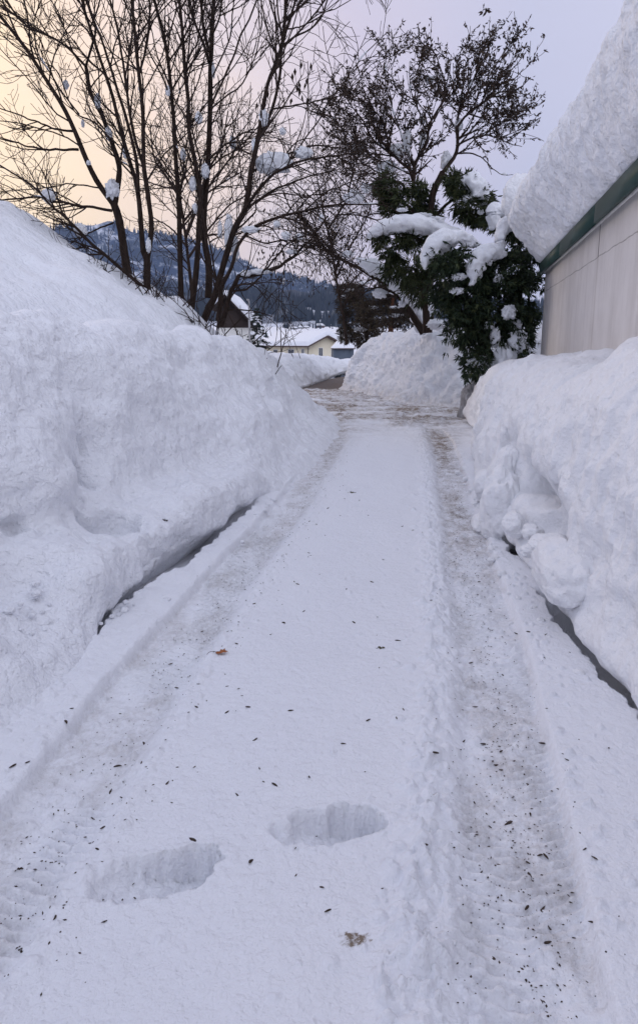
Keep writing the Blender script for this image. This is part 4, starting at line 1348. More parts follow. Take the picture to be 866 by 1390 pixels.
# long crack and its vertical branch
wv = k.math('MULTIPLY', k.math('SUBTRACT', k.noise(1.6, 5, .7, cmb.outputs[0]), .5), .07)
d1 = k.math('ABSOLUTE', k.math('SUBTRACT', k.math('SUBTRACT', z_, 2.215), wv))
wid = k.math('MULTIPLY', k.ramp(k.noise(2.0, 4, .7, cmb.outputs[0]), [(.35, (.25,) * 3), (.7, (1,) * 3)]), .008)
m1 = k.math('MULTIPLY', k.math('LESS_THAN', d1, wid), .5)
ws = k.math('MULTIPLY', k.math('SUBTRACT', k.noise(5, 3, .6, cmb.outputs[0]), .5), .03)
d2 = k.math('ABSOLUTE', k.math('ADD', k.math('ADD', s_, 4.70), ws))
m2 = k.math('MULTIPLY', k.math('LESS_THAN', d2, .014), k.math('GREATER_THAN', z_, 2.215))
m3 = k.math('MULTIPLY', k.math('SUBTRACT', 1.0, k.math('MULTIPLY', d2, 16.0), clamp=True), k.math('MULTIPLY', k.math('LESS_THAN', z_, 2.215), .30))
dm = k.math('MULTIPLY', k.math('SUBTRACT', 1.0, k.math('MULTIPLY', k.math('ABSOLUTE', k.math('ADD', s_, 6.75)), 1.5), clamp=True), k.ramp(k.noise(3.0, 5, .7, mp.outputs['Vector']), [(.35, (0, 0, 0)), (.6, (1, 1, 1))]))
c = k.mix(k.math('MULTIPLY', dm, .45), c, (.33, .295, .275))
c = k.mix(m3, c, (.27, .225, .19))
c = k.mix(k.math('MAXIMUM', m1, m2), c, (.07, .062, .055))
hgt = k.math('SUBTRACT', k.math('MULTIPLY', k.noise(60, 4, .7, cmb.outputs[0]), .25), k.math('MAXIMUM', m1, m2))
M_plaster = k.pbr(c, .92, k.bump(hgt, .7, .012), .12)

g = thing('garage', 'low pale garage with a cracked stained wall, green eave and deep roof snow', 'garage', C0)


def loc(s, b, z):
    return C0 + A_ * s + B_ * b + np.array([0, 0, z])


def lbox(m, s0, s1, b0, b1, z0, z1):
    v = [loc(s, b, z) for z in (z0, z1) for b in (b0, b1) for s in (s0, s1)]
    m.add(v, [[0, 2, 3, 1], [4, 5, 7, 6], [0, 1, 5, 4], [2, 6, 7, 3], [0, 4, 6, 2], [1, 3, 7, 5]])


def fill(m): return m


m = MB(); lbox(m, -LW, 0, 0, DW, -.4, HW); m.build('wall', M_plaster, g, False)
m = MB(); lbox(m, -LW - .2, .12, -.05, DW + .1, HW + .032, HW + .15); m.build('roof', M_green, g, False)
m = MB(); lbox(m, -LW - .2, .10, -.02, .06, HW + .003, HW + .030); m.build('trim_strip', M_white, g, False)
# fascia with a folded drip edge, made in lengths with small laps
m = MB()
for i in range(7):
    s1 = .16 - i * 2.5; s0 = s1 - 2.494
    lbox(m, s0, s1, -.085, -.053, HW - .012, HW + .165)
lbox(m, .125, .160, -.050, DW, HW - .010, HW + .163)
m.build('fascia', M_green, g, False)
# roof snow: swept profile, rounded far end
prof = np.array([(.10, .00), (-.02, .02), (-.10, .05), (-.17, .14), (-.24, .30), (-.29, .50), (-.31, .70), (-.28, .88), (-.20, 1.02), (-.06, 1.10), (.2, 1.15), (.8, 1.2), (2, 1.26), (4, 1.28), (6.3, 1.26)])
pr = catmull(prof, 20); cum = np.r_[0, np.cumsum(np.linalg.norm(np.diff(pr, axis=0), axis=1))]
qq = np.r_[np.linspace(0, 2.2, 230), np.linspace(2.25, cum[-1], 40)]
po = np.interp(qq, cum, pr[:, 0]); pz = np.interp(qq, cum, pr[:, 1])
rows = []
ssn = []
s = -LW
while s < .18: ssn.append((s, 0.0)); s += .022 if s > -9 else .08
for e in np.linspace(0, 1, 26)[1:]: ssn.append((.18 + .36 * math.sin(e * np.pi / 2), e))
for s, e in ssn:
    sh_ = 1 - math.cos(e * np.pi / 2)
    gw = float(sst(-7, -.3, np.array(s)))
    o = np.where(po < 0, po * (1 + .85 * gw * sst(.1, .7, pz)), po) + .30 * sh_ * (po < 2); z = pz * (1 + .06 * gw) * (1 - .22 * sh_)
    rows.append([loc(s, a, HW + .145 + b) for a, b in zip(o, z)])
last = np.array(rows[-1])
for f_ in (.7, .3, .0):
    cz = loc(.5, 1.2, HW + .5)
    rows.append(list(cz * (1 - f_) + last * f_))
V = np.array(rows)
du = np.gradient(V, axis=0); dv = np.gradient(V, axis=1); N = np.cross(dv, du); N /= np.linalg.norm(N, axis=2)[..., None] + 1e-9
if N[100, 120] @ (-B_) < 0: N = -N
vs = V * np.array([1, 1, .62])
sv_ = (V - C0) @ A_
off = .06 * fbm3(vs * 1.1, 3, 501) + .055 * (.4 - np.abs(fbm3(vs * 3.0, 3, 511)) * 1.3) + .040 * fbm3(vs * np.array([7.5, 7.5, 6.5]), 3, 521) + .008 * fbm3(vs * 18, 3, 531) + .030 * fbm2(sv_ * 5.5 + .5 * V[..., 2], V[..., 2] * 1.5, 4, 541)
hh = np.clip((V[..., 2] - HW - .15) / .25, 0, 1)
V = V + N * (off * (.25 + .75 * hh))[..., None]
f = grid_faces(V.shape[0], V.shape[1])
v = V.reshape(-1, 3); n0 = np.cross(v[f[:, 1]] - v[f[:, 0]], v[f[:, 3]] - v[f[:, 0]])
if np.median(np.sum(n0 * N.reshape(-1, 3)[f[:, 0]], axis=1)) < 0: f = f[:, ::-1]
lv, lf = blob(P(704, 270, 11.85), .36, (.8, .6, 1.0), 77, .15, 40)
lf = lf + len(v); v = np.vstack([v, lv]); f = np.vstack([f, lf])
mesh_obj('snow_cover', v, f, np.arange(len(f)) * 4, M_roofsnow, g)

# ================================================================== HOUSES BEYOND THE BEND
H0 = P(420, 489, 138.0)
gd_ = np.array([.78, .625, 0]); ld_ = np.array([-.80, .60, 0]); ld_ = np.array([-.625, .78, 0])
WG, LG, EZ, RZ_ = 8.4, 16.0, 4.1, 6.1
base = np.array([H0[0], H0[1], -4.9])
eave = P(420, 469, 138.0)[2] - base[2]; ridge = P(438, 457, 141.0)[2] - base[2]
hs = thing('house', 'cream house with a thick snow-covered gable roof beyond the road bend', 'house', base)


def hp(a, l, z): return base + gd_ * a + ld_ * l + np.array([0, 0, z])


def poly_ext(m, pts, d):
    """closed slab from a polygon pushed along d"""
    n = len(pts); p = np.array(pts); q = p + d
    m.add(np.vstack([p, q]), [[i, (i + 1) % n, n + (i + 1) % n, n + i] for i in range(n)])
    if n == 4:
        m.v.append(np.zeros((0, 3))); off_ = m.n - 8
        m.f.append(np.array([[3, 2, 1, 0], [4, 5, 6, 7]]) + off_)
    else:
        off_ = m.n - 2 * n
        m.f.append(np.array([list(range(n - 1, -1, -1))]) + off_); m.f.append(np.array([list(range(n, 2 * n))]) + off_)


m = MB(); poly_ext(m, [hp(0, 0, 0), hp(WG, 0, 0), hp(WG, 0, eave), hp(WG / 2, 0, ridge), hp(0, 0, eave)], ld_ * LG); m.build('wall', M_cream, hs, False)
ov = .9; sl = (ridge - eave) / (WG / 2)
for nm, th, lift, mt, o2 in (('roof', .22, .03, M_brownroof, ov), ('snow_layer', 1.05, .27, M_clump, ov + .12)):
    m = MB()
    top = []
    a0, a1 = -o2, WG + o2
    p = [(a0, eave - sl * o2 + lift), (WG / 2, ridge + lift), (a1, eave - sl * o2 + lift)]
    q = [(a1, p[2][1] + th), (WG / 2 + .5, p[1][1] + th - .08), (WG / 2 - .5, p[1][1] + th - .08), (a0, p[0][1] + th)]
    poly_ext(m, [hp(a, -o2 * .9, z) for a, z in p + q], ld_ * (LG + 1.8 * o2))
    o = m.build(nm, mt, hs, False)
    if nm == 'snow_layer':
        bv = o.modifiers.new('soft', 'BEVEL'); bv.width = .25; bv.segments = 3


def window(par, o, ux, w, h, frame=.10, mt=None):
    """frame proud of the wall with a pane set in it; o = lower left corner, ux = wall direction"""
    up = np.array([0, 0, 1.0]); nrm_ = np.cross(ux, up)
    fr = MB()
    def bar(a0, a1, z0, z1, d0, d1):
        v = [o + ux * a + up * z + nrm_ * d for z in (z0, z1) for d in (d0, d1) for a in (a0, a1)]
        fr.add(v, [[0, 2, 3, 1], [4, 5, 7, 6], [0, 1, 5, 4], [2, 6, 7, 3], [0, 4, 6, 2], [1, 3, 7, 5]])
    bar(0, frame, 0, h, .004, .07); bar(w - frame, w, 0, h, .004, .07); bar(frame, w - frame, 0, frame, .004, .07); bar(frame, w - frame, h - frame, h, .004, .07)
    bar(w / 2 - .03, w / 2 + .03, frame, h - frame, .004, .06)
    f_ = fr.build('window', mt or M_white, par, False)
    pn = MB()
    v = [o + ux * a + up * z + nrm_ * .03 for a, z in ((frame, frame), (w - frame, frame), (w - frame, h - frame), (frame, h - frame))]
    pn.add(v, [[0, 1, 2, 3]]); pn.build('pane', M_glass, f_, False)


window(hs, hp(2.3, 0, 3.55), gd_, 1.15, 1.75); window(hs, hp(5.6, 0, 3.3), gd_, 1.3, 2.1); window(hs, hp(5.6, 0, .6), gd_, 1.2, 1.6)
window(hs, hp(0, 7.2, 3.3), -ld_, 2.2, 1.7); window(hs, hp(0, 2.6, 3.5), -ld_, 1.0, 1.6); window(hs, hp(0, 12.5, 3.4), -ld_, 1.6, 1.5)
m = MB(); m.tube(np.array([hp(-.08, .3, eave - .2), hp(-.08, .3, 0)]), np.array([.07, .07]), 8); m.tube(np.array([hp(-.55, -.3, eave - .55), hp(-.25, .0, eave - .75), hp(-.08, .3, eave - 1.1)]), np.array([.07] * 3), 8); m.build('downpipe', M_darkwood, hs)

# dark chalet gable beyond the slope
cb = P(312, 470, 68.0); cb[2] = -2.0
cw = 4.6; ce = P(343, 437, 68.0)[2] + 2.0; cr = P(309, 399, 68.0)[2] + 2.0
hc = thing('chalet', 'dark timber chalet gable under a snow roof, half hidden by the slope and leaning trunks', 'house', cb)
cxx = P(309, 470, 68.0)[0]
def cp(a, l, z): return np.array([cxx + a, 68.0 + l, -2.0 + z])
wd = P(338, 470, 68.0)[0] - cxx; od = P(343.5, 470, 68.0)[0] - cxx
sl2 = (cr - ce) / od
m = MB(); poly_ext(m, [cp(-wd * .44, 0, 0), cp(wd, 0, 0), cp(wd, 0, ce - .55), cp(-wd * .44, 0, ce - .55)], np.array([0, 9.0, 0])); m.build('wall', M_white, hc, False)
m = MB(); poly_ext(m, [cp(-wd * .44 - .02, -.05, ce - .54), cp(wd + .02, -.05, ce - .54), cp(wd + .02, -.05, ce + sl2 * (od - wd) - .3), cp(0, -.05, cr - .3), cp(-wd * .44 - .02, -.05, cr - sl2 * (wd * .44) - .3)], np.array([0, 9.1, 0])); m.build('gable', M_darkwood, hc, False)
for nm, th, lift, mt, e_ in (('roof', .22, -.28, M_darkwood, 0), ('snow_layer', .42, -.05, M_clump, .06)):
    m = MB(); o_ = od + e_
    ol = o_ * .5; el2 = cr - sl2 * ol
    p = [(-ol, el2 + lift), (0, cr + lift), (o_, ce + lift)]; q = [(o_, ce + lift + th), (.3, cr + lift + th - .1), (-.3, cr + lift + th - .1), (-ol, el2 + lift + th)]
    poly_ext(m, [cp(a, -1.2 - e_, z) for a, z in p + q], np.array([0, 11.0, 0])); m.build(nm, mt, hc, False)
m = MB(); m.tube(np.array([cp(od - .1, -1.25, ce - .3), cp(od - .1, -1.25, ce - 1.9)]), np.array([.06, .06]), 6); m.build('downpipe', M_grey, hc)

# spruce before the valley
sp0 = P(350, 470, 56.0); zt = P(349, 417, 56.0)[2]; sp0[2] = -1.9
sp = thing('spruce_tree', 'small dark spruce beside the dark chalet', 'tree', sp0)
m = MB(); m.tube(np.array([sp0, sp0 + [0, 0, (zt - sp0[2]) * .97]]), np.array([.12, .02]), 7); m.build('trunk', M_bark, sp)
rg2 = np.random.default_rng(77); fm, snm = MB(), MB()
Hs = zt - sp0[2]
for i in range(26):
    f_ = (i + .5) / 26; zz = sp0[2] + Hs * (.08 + .92 * f_); rr0 = 1.75 * (1 - f_) ** .85 * rg2.uniform(.8, 1.15) + .05
    nb = 10
    for j in range(nb):
        a = rg2.uniform(0, 6.28); r_ = rr0 * rg2.uniform(.7, 1.1)
        q = rg2.uniform(.15, 1, 9)[:, None]
        pos = np.array([sp0[0], sp0[1], zz]) + q * np.array([math.cos(a) * r_, math.sin(a) * r_, -.35 * r_])
        fans(fm, pos, np.tile([math.cos(a), math.sin(a), -.55], (9, 1)) + rg2.normal(size=(9, 3)) * .3, .34 * np.ones(9) * (1 - .4 * f_), rg2, 4, .8, .22)
fm.build('foliage', M_spruce, sp, False)
for i, (x, y, r) in enumerate([(352, 458, .28), (343, 452, .16), (356, 446, .12), (346, 440, .10), (350, 430, .08)]):
    snow_blob('snow_clump', sp, P(x, y, 54.8), r, (1.3, 1, .8), 970 + i)

# poles
pb = P(337, 462, 42.0); pt = P(338, 408, 42.0)
m = MB(); m.tube(np.array([[pt[0], 42, -1.2], [pt[0], 42, pt[2]]]), np.array([.075, .055]), 10)
o = thing('lamp_post', 'grey lamp post in front of the dark chalet gable', 'lamp post', (pt[0], 42, -1.2)); m.build('post', M_grey, o)
m = MB(); m.box((pt[0] - .05, 41.9, pt[2] + .04), (.14, .34, .08)); m.build('lamp_head', M_grey, o, False)
pt = P(381, 442, 33.0)
m = MB(); m.tube(np.array([[pt[0], 33, -.9], [pt[0] + .01, 33, pt[2] - .6], [pt[0] - .01, 33, pt[2]]]), np.array([.026, .024, .018]), 8)
o = m.build('snow_stake', M_darkwood); tag(o, 'thin wooden snow stake standing in front of the long house roof', 'stake')

# blue grey shed and snowed-in car by the house
sb = P(462, 500, 118.0); x0 = P(452, 490, 118.0)[0]; x1 = P(480, 490, 118.0)[0]; zt = P(460, 474, 118.0)[2]
sd_ = thing('shed', 'low blue-grey shed with a snow-covered roof right of the cream house', 'shed', ((x0 + x1) / 2, 118, -4.8))
m = MB(); m.box(((x0 + x1) / 2, 120.5, (zt - 4.8) / 2), (x1 - x0, 5, zt + 4.8)); m.build('wall', M_blue, sd_, False)
m = MB(); m.box(((x0 + x1) / 2, 120.5, zt + .08), (x1 - x0 + .5, 5.6, .15)); m.build('roof', M_brownroof, sd_, False)
m = MB(); vv = [((x0 - .4), 117.5, zt + .16), (x1 + .4, 117.5, zt + .16), (x1 + .4, 123.4, zt + .16), (x0 - .4, 123.4, zt + .16), (x0 + .1, 117.8, zt + .6), (x1 - .3, 117.8, zt + .6), (x1 - 1.0, 122, zt + 1.5), (x0 + .8, 122, zt + 1.5)]
m.add(vv, [[0, 1, 5, 4], [1, 2, 6, 5], [2, 3, 7, 6], [3, 0, 4, 7], [4, 5, 6, 7], [3, 2, 1, 0]]); o = m.build('snow_layer', M_clump, sd_, False)
bv = o.modifiers.new('soft', 'BEVEL'); bv.width = .2; bv.segments = 3
m = MB()
for xx in np.linspace(x0 + .4, x1 - .4, 9): m.box((xx, 117.97, (zt - 4.8) / 2), (.05, .05, zt + 4.75))
m.build('batten', M_blue, sd_, False)

yc = 62.0
c0 = P(476, 492, yc); cz0 = -1.75
car = thing('parked_car', 'car buried under a thick cap of snow, parked beyond the asphalt', 'car', (c0[0], yc, cz0))
# body as a lofted hull of cross sections along the car
L_ = 3.9; xs = np.linspace(-.5, .5, 15) * L_
def top_line(u): return np.interp(u, [-.5, -.47, -.3, -.18, .12, .30, .46, .5], [.55, .82, .88, 1.34, 1.42, .95, .78, .5])
rows = []
for xx in xs:
    u = xx / L_; hgt_ = top_line(u); w_ = .82 * (1 - .35 * (abs(u) * 2) ** 6)
    sec = [(-w_, .28), (-w_, .75 if hgt_ > .8 else hgt_ * .8), (-w_ * (.78 if hgt_ > 1 else .92), hgt_ - .04), (0, hgt_), (w_ * (.78 if hgt_ > 1 else .92), hgt_ - .04), (w_, .75 if hgt_ > .8 else hgt_ * .8), (w_, .28), (0, .22)]
    rows.append([[c0[0] + xx, yc + a, cz0 + z] for a, z in sec])
V = np.array(rows); m = MB(); m.add(V.reshape(-1, 3), grid_faces(15, 8, wrap=True)); m.v.append(np.zeros((0, 3))); m.f.append(np.array([list(range(8))])); m.f.append(np.array([list(range(14 * 8 + 7, 14 * 8 - 1, -1))])); m.build('body', M_car, car)
for wx in (-1.2, 1.25):
    for wy in (-.80, .80):
        m = MB(); th_ = np.linspace(0, 2 * np.pi, 25)
        ringp = np.stack([c0[0] + wx + .26 * np.cos(th_), np.full(25, yc + wy), cz0 + .33 + .26 * np.sin(th_)], 1)
        m.tube(ringp, np.full(25, .075), 8); w_o = m.build('wheel', M_tyre, car)
        m = MB(); m.tube(np.array([[c0[0] + wx, yc + wy - .05, cz0 + .33], [c0[0] + wx, yc + wy + .05, cz0 + .33]]), np.array([.2, .2]), 16); m.build('rim', M_grey, w_o)
m = MB()
V2 = V[:, 1:6].copy(); V2[:, :, 2] += .02; V3 = V[:, [2, 3, 4]].copy()
top_ = [[[c0[0] + xx * 1.03, yc + a * w2, cz0 + top_line(xx / L_) + b] for a, b, w2 in ((-.86, -.10, 1), (-.80, .16, 1), (-.4, .34, 1), (0, .38, 1), (.4, .34, 1), (.80, .16, 1), (.86, -.10, 1), (0, -.05, 1))] for xx in xs]
T = np.array(top_); T[..., 2] += .05 * fbm3(T * 1.5, 2, 88)
m.add(T.reshape(-1, 3), grid_faces(15, 8, wrap=True)); m.v.append(np.zeros((0, 3))); m.f.append(np.array([list(range(8))])); m.f.append(np.array([list(range(14 * 8 + 7, 14 * 8 - 1, -1))])); m.build('snow_layer', M_clump, car)

# farmhouses in the valley
proto = None
for i, (x, y, Y, s, lab) in enumerate([(399, 446.5, 470, .60, 'tiny dark farmhouse with a snowy roof, leftmost in the valley field'), (408, 444.5, 490, .65, 'tiny dark farmhouse in the middle of the valley field'),
                                  (416, 444.5, 505, .55, 'tiny dark farmhouse right of its two neighbours in the valley field'), (434, 444.5, 520, .9, 'low reddish barn below the wood in the valley field')]):
    b = P(x, y, Y); b[2] = gz(b[0], b[1])
    o = thing('farmhouse' if i < 3 else 'barn', lab, 'house', b, 'distant farm buildings in the valley')
    w_, l_, e_, r_ = 4.0 * s, 3.5, 2.4 * s, 4.2 * s
    def fp(a, l, z): return b + np.array([a, l, z - .8])
    m = MB(); poly_ext(m, [fp(-w_, 0, 0), fp(w_, 0, 0), fp(w_, 0, e_), fp(-w_, 0, e_)], np.array([0, 6.0, 0])); m.build('wall', M_darkwood if i < 3 else M_redbark, o, False)
    m = MB(); poly_ext(m, [fp(-w_ - .6, -.6, e_ + .02), fp(w_ + .6, -.6, e_ + .02), fp(w_ * .55, 3, r_), fp(-w_ * .55, 3, r_)], np.array([0, 1.2, .3])); m.build('roof', M_clump, o, False)

# trees scattered round the valley fields
m = MB(); rg2 = np.random.default_rng(99)
p = []
for i in range(520):
    if i % 3 == 0: x, Y = rg2.uniform(385, 412), rg2.uniform(300, 316)
    elif i % 3 == 1: x, Y = rg2.uniform(250, 395), rg2.uniform(230, 330)
    else: x, Y = rg2.uniform(380, 640), rg2.uniform(480, 560)
    a = math.atan((x - CX) / FPX); r_ = Y / math.cos(a)
    p.append([r_ * math.sin(a), Y, float(ground_z(np.array([r_]), np.array([a]))[0])])
p = np.array(p); N = len(p); h = rg2.uniform(2.2, 5.0, N); w = h * rg2.uniform(.15, .24, N)
ring = [np.stack([p[:, 0] + w * np.cos(a), p[:, 1] + w * np.sin(a), p[:, 2] - .3], 1) for a in (0, 1.26, 2.51, 3.77, 5.03)]
m.add(np.stack(ring + [p + np.stack([0 * h, 0 * h, h], 1)], 1).reshape(-1, 3), np.vstack([np.hstack([np.arange(N)[:, None] * 6 + a, np.arange(N)[:, None] * 6 + (a + 1) % 5, np.arange(N)[:, None] * 6 + 5]) for a in range(5)]))
o = m.build('forest', M_forest, None, False); tag(o, 'dark conifer groups along the edge of the valley fields behind the house', 'forest', None, 'stuff')

# ================================================================== LITTER ON THE SNOW
def spot(px, py):
    v_ = (py - CY) / FPX; d = np.array([(px - CX) / FPX, ct - v_ * st, -st - v_ * ct])
    t_ = EYE / -d[2]
    for it in range(4):
        q = np.array([0, 0, EYE]) + d * t_
        t_ = (EYE - road_z(q[0], q[1])) / -d[2]
    return np.array([0, 0, EYE]) + d * t_


M_husk = plain('seed_husk_brown', (.050, .034, .026), .7, 0, 90, .4)
M_leafbrown = plain('fallen_leaf_brown', (.34, .11, .035), .6, 0, 60, .4)
M_moss = plain('mossy_scrap', (.10, .085, .04), .9, 0, 60, .5)


def husk_mesh(sd):
    rg3 = np.random.default_rng(sd)
    n, k_ = 9, 7; t_ = np.linspace(0, 1, n); L_ = rg3.uniform(.020, .031)
    rad = np.sin(np.pi * t_ ** .8) ** .7 * L_ * rg3.uniform(.11, .17) + .0003
    m = MB(); c_ = np.stack([(t_ - .5) * L_, .002 * np.sin(t_ * 3) * rg3.normal(), .0015 + 0 * t_], 1)
    m.tube(c_, rad, k_)
    ob = m.build('seed_husk', M_husk)
    v_ = np.array([x.co[:] for x in ob.data.vertices]); v_[:, 2] *= .6
    ob.data.vertices.foreach_set('co', v_.astype(np.float32).ravel())
    return ob


protos = [husk_mesh(i) for i in range(6)]
used = [False] * 6
cands = [(373, 1066), (262, 1140), (445, 1237), (466, 1010), (160, 1040), (590, 1028), (500, 978), (735, 1010), (770, 1024), (826, 1016), (540, 870), (480, 845), (395, 965), (337, 960), (232, 905), (470, 800), (505, 790), (445, 690), (430, 712), (404, 793), (392, 740), (420, 1055), (342, 1170), (196, 1010), (151, 1075), (18, 1040), (38, 1035), (98, 962), (90, 985), (690, 1118), (740, 1163), (718, 1196), (803, 1258), (520, 760), (385, 846), (320, 800), (300, 830), (345, 820), (560, 720), (500, 700), (545, 715), (650, 790), (700, 860), (717, 858), (585, 815), (740, 862), (655, 1010), (675, 1040), (645, 960), (672, 940)]
cands = [(x, y, 1.0) for x, y in cands]
rgd = np.random.default_rng(505)
while len(cands) < 265:
    r_ = rgd.random(); y = rgd.uniform(640, 1280) if r_ > .3 else rgd.uniform(620, 860)
    f_ = (y - 470) / 830
    cl = 430 - (y - 620) * .62 + 30; cr_ = 612 + (y - 620) * .19
    r_ = rgd.random()
    if r_ < .38: x = cr_ + 20 + rgd.normal() * (14 + 45 * f_)
    elif r_ < .72: x = cl + 15 + rgd.normal() * (14 + 50 * f_)
    else: x = rgd.uniform(cl, cr_ + 90)
    cands.append((x, y, rgd.uniform(.3, .85)))
for i, (x, y, sc) in enumerate(cands):
    q = spot(x, y)
    if not (float(xL(q[1])) + .05 < q[0] < float(xR(q[1])) - .06) or q[1] > 9: continue
    j = i % 6
    if not used[j]: o = protos[j]; used[j] = True
    else:
        o = protos[j].copy(); col.objects.link(o)
    far_s = 1 + .04 * max(0, q[1] - 3)
    o.scale = (sc * far_s,) * 3
    o.location = (q[0], q[1], road_z(q[0], q[1]) + .001)
    o.rotation_euler = (rgd.normal() * .2, rgd.normal() * .2, rgd.uniform(0, 6.28))
    tag(o, 'small dark seed husk lying on the packed snow of the road', 'seed', 'seed husks scattered over the road')

# fine grit in the wheel tracks: nobody could count it
m = MB(); n = 2600
yy = 1.2 * (9.5 / 1.2) ** rgd.random(n); side = rgd.random(n) < .55
xx = np.where(side, interp(CTR_R, yy), interp(CTR_L, yy) + .08) + rgd.normal(size=n) * np.where(side, .085, .10)
zz = np.array([road_z(a, b) for a, b in zip(xx, yy)]); s_g = rgd.uniform(.0011, .0032, n) * (1 + .12 * np.clip(yy - 2, 0, 9))
a = rgd.uniform(0, 6.28, n); el_ = rgd.uniform(.8, 2.4, n)
c4 = []
for da in (0, 1.57, 3.14, 4.71):
    lx = np.cos(da) * s_g * el_; ly = np.sin(da) * s_g
    c4.append(np.stack([xx + lx * np.cos(a) - ly * np.sin(a), yy + lx * np.sin(a) + ly * np.cos(a), zz + .0002], 1))
top = np.stack([xx, yy, zz + s_g * .8], 1)
m.add(np.stack(c4 + [top], 1).reshape(-1, 3), np.vstack([np.hstack([np.arange(n)[:, None] * 5 + q_, np.arange(n)[:, None] * 5 + (q_ + 1) % 4, np.arange(n)[:, None] * 5 + 4]) for q_ in range(4)]))
o = m.build('grit', M_husk, None, False); tag(o, 'fine dark grit and bark crumbs strewn along the wheel tracks', 'grit', None, 'stuff')

# grey rock at the end of the right bank
k = NT('grey_rock'); v = k.objvec()
rk = k.ramp(k.noise(5, 6, .7, v), [(.3, (.20, .195, .20)), (.55, (.34, .33, .335)), (.72, (.62, .62, .65))])
M_rock = k.pbr(rk, .9, k.bump(k.noise(14, 6, .7, v), .9, .05), .2)
rc_ = P(644, 556, 12.9)
v, f = blob(rc_, .34, (.75, 1.1, 1.65), 31, .30, 60, 1.6, .07)
o = mesh_obj('rock', v, f, np.arange(len(f)) * 4, M_rock)
tag(o, 'grey rock half covered by snow at the far end of the right bank', 'rock')

# one brown leaf with its stalk
q = spot(301, 888); q[2] += .004
out = [(-.9, -.1), (-.75, .35), (-.35, .3), (-.2, .75), (.15, .45), (.45, .7), (.5, .3), (1.0, .2), (.6, -.1), (.85, -.5), (.35, -.4), (.1, -.8), (-.2, -.4), (-.6, -.55)]
L_ = .030
m = MB(); n = len(out)
lv = [[q[0], q[1], q[2] + .008]] + [[q[0] + a * L_, q[1] + b * L_, q[2] + .004 + .010 * abs(b) + .004 * math.sin(3 * a)] for a, b in out]
m.add(lv, [[0, i + 1, (i + 1) % n + 1] for i in range(n)])
lf_ = thing('fallen_leaf', 'single curled rust-brown leaf with a long stalk lying on the road snow', 'leaf', q)
o = m.build('blade', M_leafbrown, lf_, False); sol = o.modifiers.new('thick', 'SOLIDIFY'); sol.thickness = .0012
m = MB(); pth = np.array([[q[0] - .018, q[1], q[2] + .004], [q[0] - .035, q[1] + .006, q[2] + .007], [q[0] - .055, q[1] + .003, q[2] + .005], [q[0] - .066, q[1] - .012, q[2] + .001]])
m.tube(catmull(pth, 6), np.full(19, .0011), 5); m.build('stalk', M_husk, lf_)
# scraps
for i, (px, py, s_c, mt, lab, nm) in enumerate([(517, 880, .010, M_moss, 'olive scrap of moss in the middle of the road snow', 'moss_scrap'), (478, 669, .018, M_moss, 'olive moss scrap farther up the road between the tracks', 'moss_scrap'),
                                        (26, 1180, .011, M_husk, 'dark crumpled bark flake on the snow left of the left footprint', 'bark_flake'), (28, 1292, .012, M_husk, 'long splinter of bark at the lower left of the road', 'bark_flake'),
                                        (690, 1116, .008, M_husk, 'dark bark flake in the right wheel track', 'bark_flake'), (224, 707, .016, M_husk, 'black crumpled dead leaf on the shelf of the left snow bank', 'dead_leaf')]):
    if nm == 'dead_leaf':
        bpy.context.view_layer.update()
        dv_ = P(px, py, 4.0) - np.array([0, 0, EYE]); hit, lo, no, _ = bl.ray_cast(Vector((0, 0, EYE)), Vector(dv_).normalized())
        q = np.array(lo) if hit else spot(px, py)
    else: q = spot(px, py)
    nq = 12 if nm == 'bark_flake' else 26; s_c *= .75 if nm == 'bark_flake' else 1.0
    m = MB(); rg3 = np.random.default_rng(900 + i); pos = q + np.array([0, 0, .002]) + rg3.normal(size=(nq, 3)) * np.array([s_c * .7, s_c * .35, .001])
    pos[:, 2] = np.maximum(pos[:, 2], q[2])
    quads(m, pos, rg3.normal(size=(nq, 3)) * np.array([.5, .35, .12]) + (np.array([1.2, .5, .05]) if nm == 'bark_flake' else np.array([0, 0, .15])), s_c * .9, s_c * .45, rg3, .15)
    o = m.build(nm, mt, None, False); so = o.modifiers.new('thick', 'SOLIDIFY'); so.thickness = .001
    tag(o, lab, {'moss_scrap': 'moss', 'bark_flake': 'bark', 'dead_leaf': 'leaf'}[nm])

# ================================================================== SKY, SUN, AIR, CAMERA
SUN_EL, SUN_AZ = R(7), R(-42)      # low in the left of the picture, ahead of us, behind thin cloud
w = bpy.data.worlds.new('World'); scene.world = w; w.use_nodes = True
nt = w.node_tree; nt.nodes.clear()
def N_(t, **kw):
    x = nt.nodes.new(t)
    for a_, b__ in kw.items(): setattr(x, a_, b__)
    return x
sky = N_('ShaderNodeTexSky'); sky.sky_type = 'NISHITA'; sky.sun_disc = False; sky.sun_elevation = SUN_EL; sky.sun_rotation = SUN_AZ
sky.air_density = 1.0; sky.dust_density = 2.0
tc = N_('ShaderNodeTexCoord'); nrmz = N_('ShaderNodeVectorMath', operation='NORMALIZE'); nt.links.new(tc.outputs['Generated'], nrmz.inputs[0])
dp = N_('ShaderNodeVectorMath', operation='DOT_PRODUCT'); nt.links.new(nrmz.outputs[0], dp.inputs[0])
gl_ = Vector((-.52, .85, .12)).normalized(); dp.inputs[1].default_value = gl_
nz = N_('ShaderNodeTexNoise'); nz.inputs['Scale'].default_value = 2.6; nz.inputs['Detail'].default_value = 5; nz.inputs['Roughness'].default_value = .55
mpn = N_('ShaderNodeMapping'); mpn.inputs['Scale'].default_value = (1, 1, 2.6); nt.links.new(nrmz.outputs[0], mpn.inputs['Vector']); nt.links.new(mpn.outputs[0], nz.inputs['Vector'])
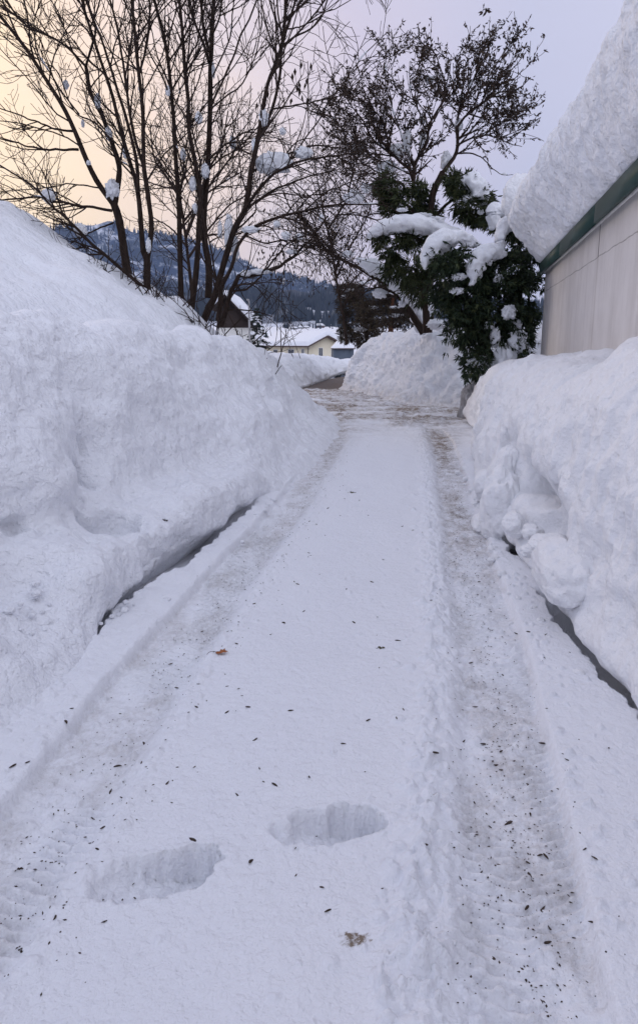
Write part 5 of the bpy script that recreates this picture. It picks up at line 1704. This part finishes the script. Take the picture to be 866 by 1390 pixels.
ma = N_('ShaderNodeMath', operation='MULTIPLY_ADD'); nt.links.new(nz.outputs['Fac'], ma.inputs[0]); ma.inputs[1].default_value = .10; ma.inputs[2].default_value = -.05
ad = N_('ShaderNodeMath', operation='ADD'); nt.links.new(dp.outputs['Value'], ad.inputs[0]); nt.links.new(ma.outputs[0], ad.inputs[1])
mr = N_('ShaderNodeMapRange'); mr.inputs['From Min'].default_value = -1; mr.inputs['From Max'].default_value = 1; nt.links.new(ad.outputs[0], mr.inputs['Value'])
rp = N_('ShaderNodeValToRGB'); nt.links.new(mr.outputs[0], rp.inputs['Fac'])
stops = [(0.0, (1.0, .99, 1.10)), (.35, (.88, .91, 1.08)), (.60, (.77, .80, .97)), (.74, (.62, .62, .78)), (.84, (.55, .55, .70)), (.90, (.63, .57, .69)), (.94, (.80, .68, .69)), (.970, (1.02, .79, .63)), (.994, (1.16, .89, .56))]
e = rp.color_ramp.elements
while len(e) < len(stops): e.new(.5)
for i, (p_, c_) in enumerate(stops): e[i].position = p_; e[i].color = (*c_, 1)
bgS = N_('ShaderNodeBackground'); nt.links.new(sky.outputs[0], bgS.inputs['Color']); bgS.inputs['Strength'].default_value = .05
bgV = N_('ShaderNodeBackground'); nt.links.new(rp.outputs[0], bgV.inputs['Color']); bgV.inputs['Strength'].default_value = 1.0
mx = N_('ShaderNodeMixShader'); mx.inputs[0].default_value = .82
nt.links.new(bgS.outputs[0], mx.inputs[1]); nt.links.new(bgV.outputs[0], mx.inputs[2])
wo = N_('ShaderNodeOutputWorld'); nt.links.new(mx.outputs[0], wo.inputs['Surface'])

sl_ = bpy.data.lights.new('sun', 'SUN'); sl_.energy = .5; sl_.angle = R(18); sl_.color = (1.0, .86, .74)
so_ = bpy.data.objects.new('sun', sl_); col.objects.link(so_)
d = Vector((math.sin(SUN_AZ) * math.cos(SUN_EL + R(14)), math.cos(SUN_AZ) * math.cos(SUN_EL + R(14)), math.sin(SUN_EL + R(14))))
so_.rotation_euler = (-d).to_track_quat('-Z', 'Y').to_euler()

HAZE = True
if HAZE:
    m = MB(); m.box((0, 1200, 236), (6400, 4000, 488))
    o = m.build('haze', None, None, False)
    k = NT('air'); pv = k.n('ShaderNodeVolumePrincipled'); pv.inputs['Color'].default_value = (.42, .58, .95, 1); pv.inputs['Density'].default_value = .00017; pv.inputs['Anisotropy'].default_value = .2
    k.l(pv.outputs[0], k.out.inputs['Volume']); o.data.materials.append(k.m)
    tag(o, 'faint blue evening haze filling the valley', 'haze', None, 'stuff')

cam = bpy.data.cameras.new('camera'); co = bpy.data.objects.new('camera', cam); col.objects.link(co)
co.location = (0, 0, EYE); co.rotation_euler = (math.pi / 2 - TILT, 0, 0)
cam.sensor_fit = 'VERTICAL'; cam.sensor_height = 36; cam.sensor_width = 36 * 866 / 1390
cam.lens = FPX / 1390 * 36
cam.shift_y = -45 / 1390
cam.clip_start = .05; cam.clip_end = 12000
scene.camera = co
scene.view_settings.view_transform = 'Standard'; scene.view_settings.look = 'None'; scene.view_settings.exposure = .50; scene.view_settings.gamma = 1
scene.cycles.max_bounces = 7; scene.cycles.diffuse_bounces = 4; scene.cycles.volume_bounces = 0
scene.cycles.use_denoising = True
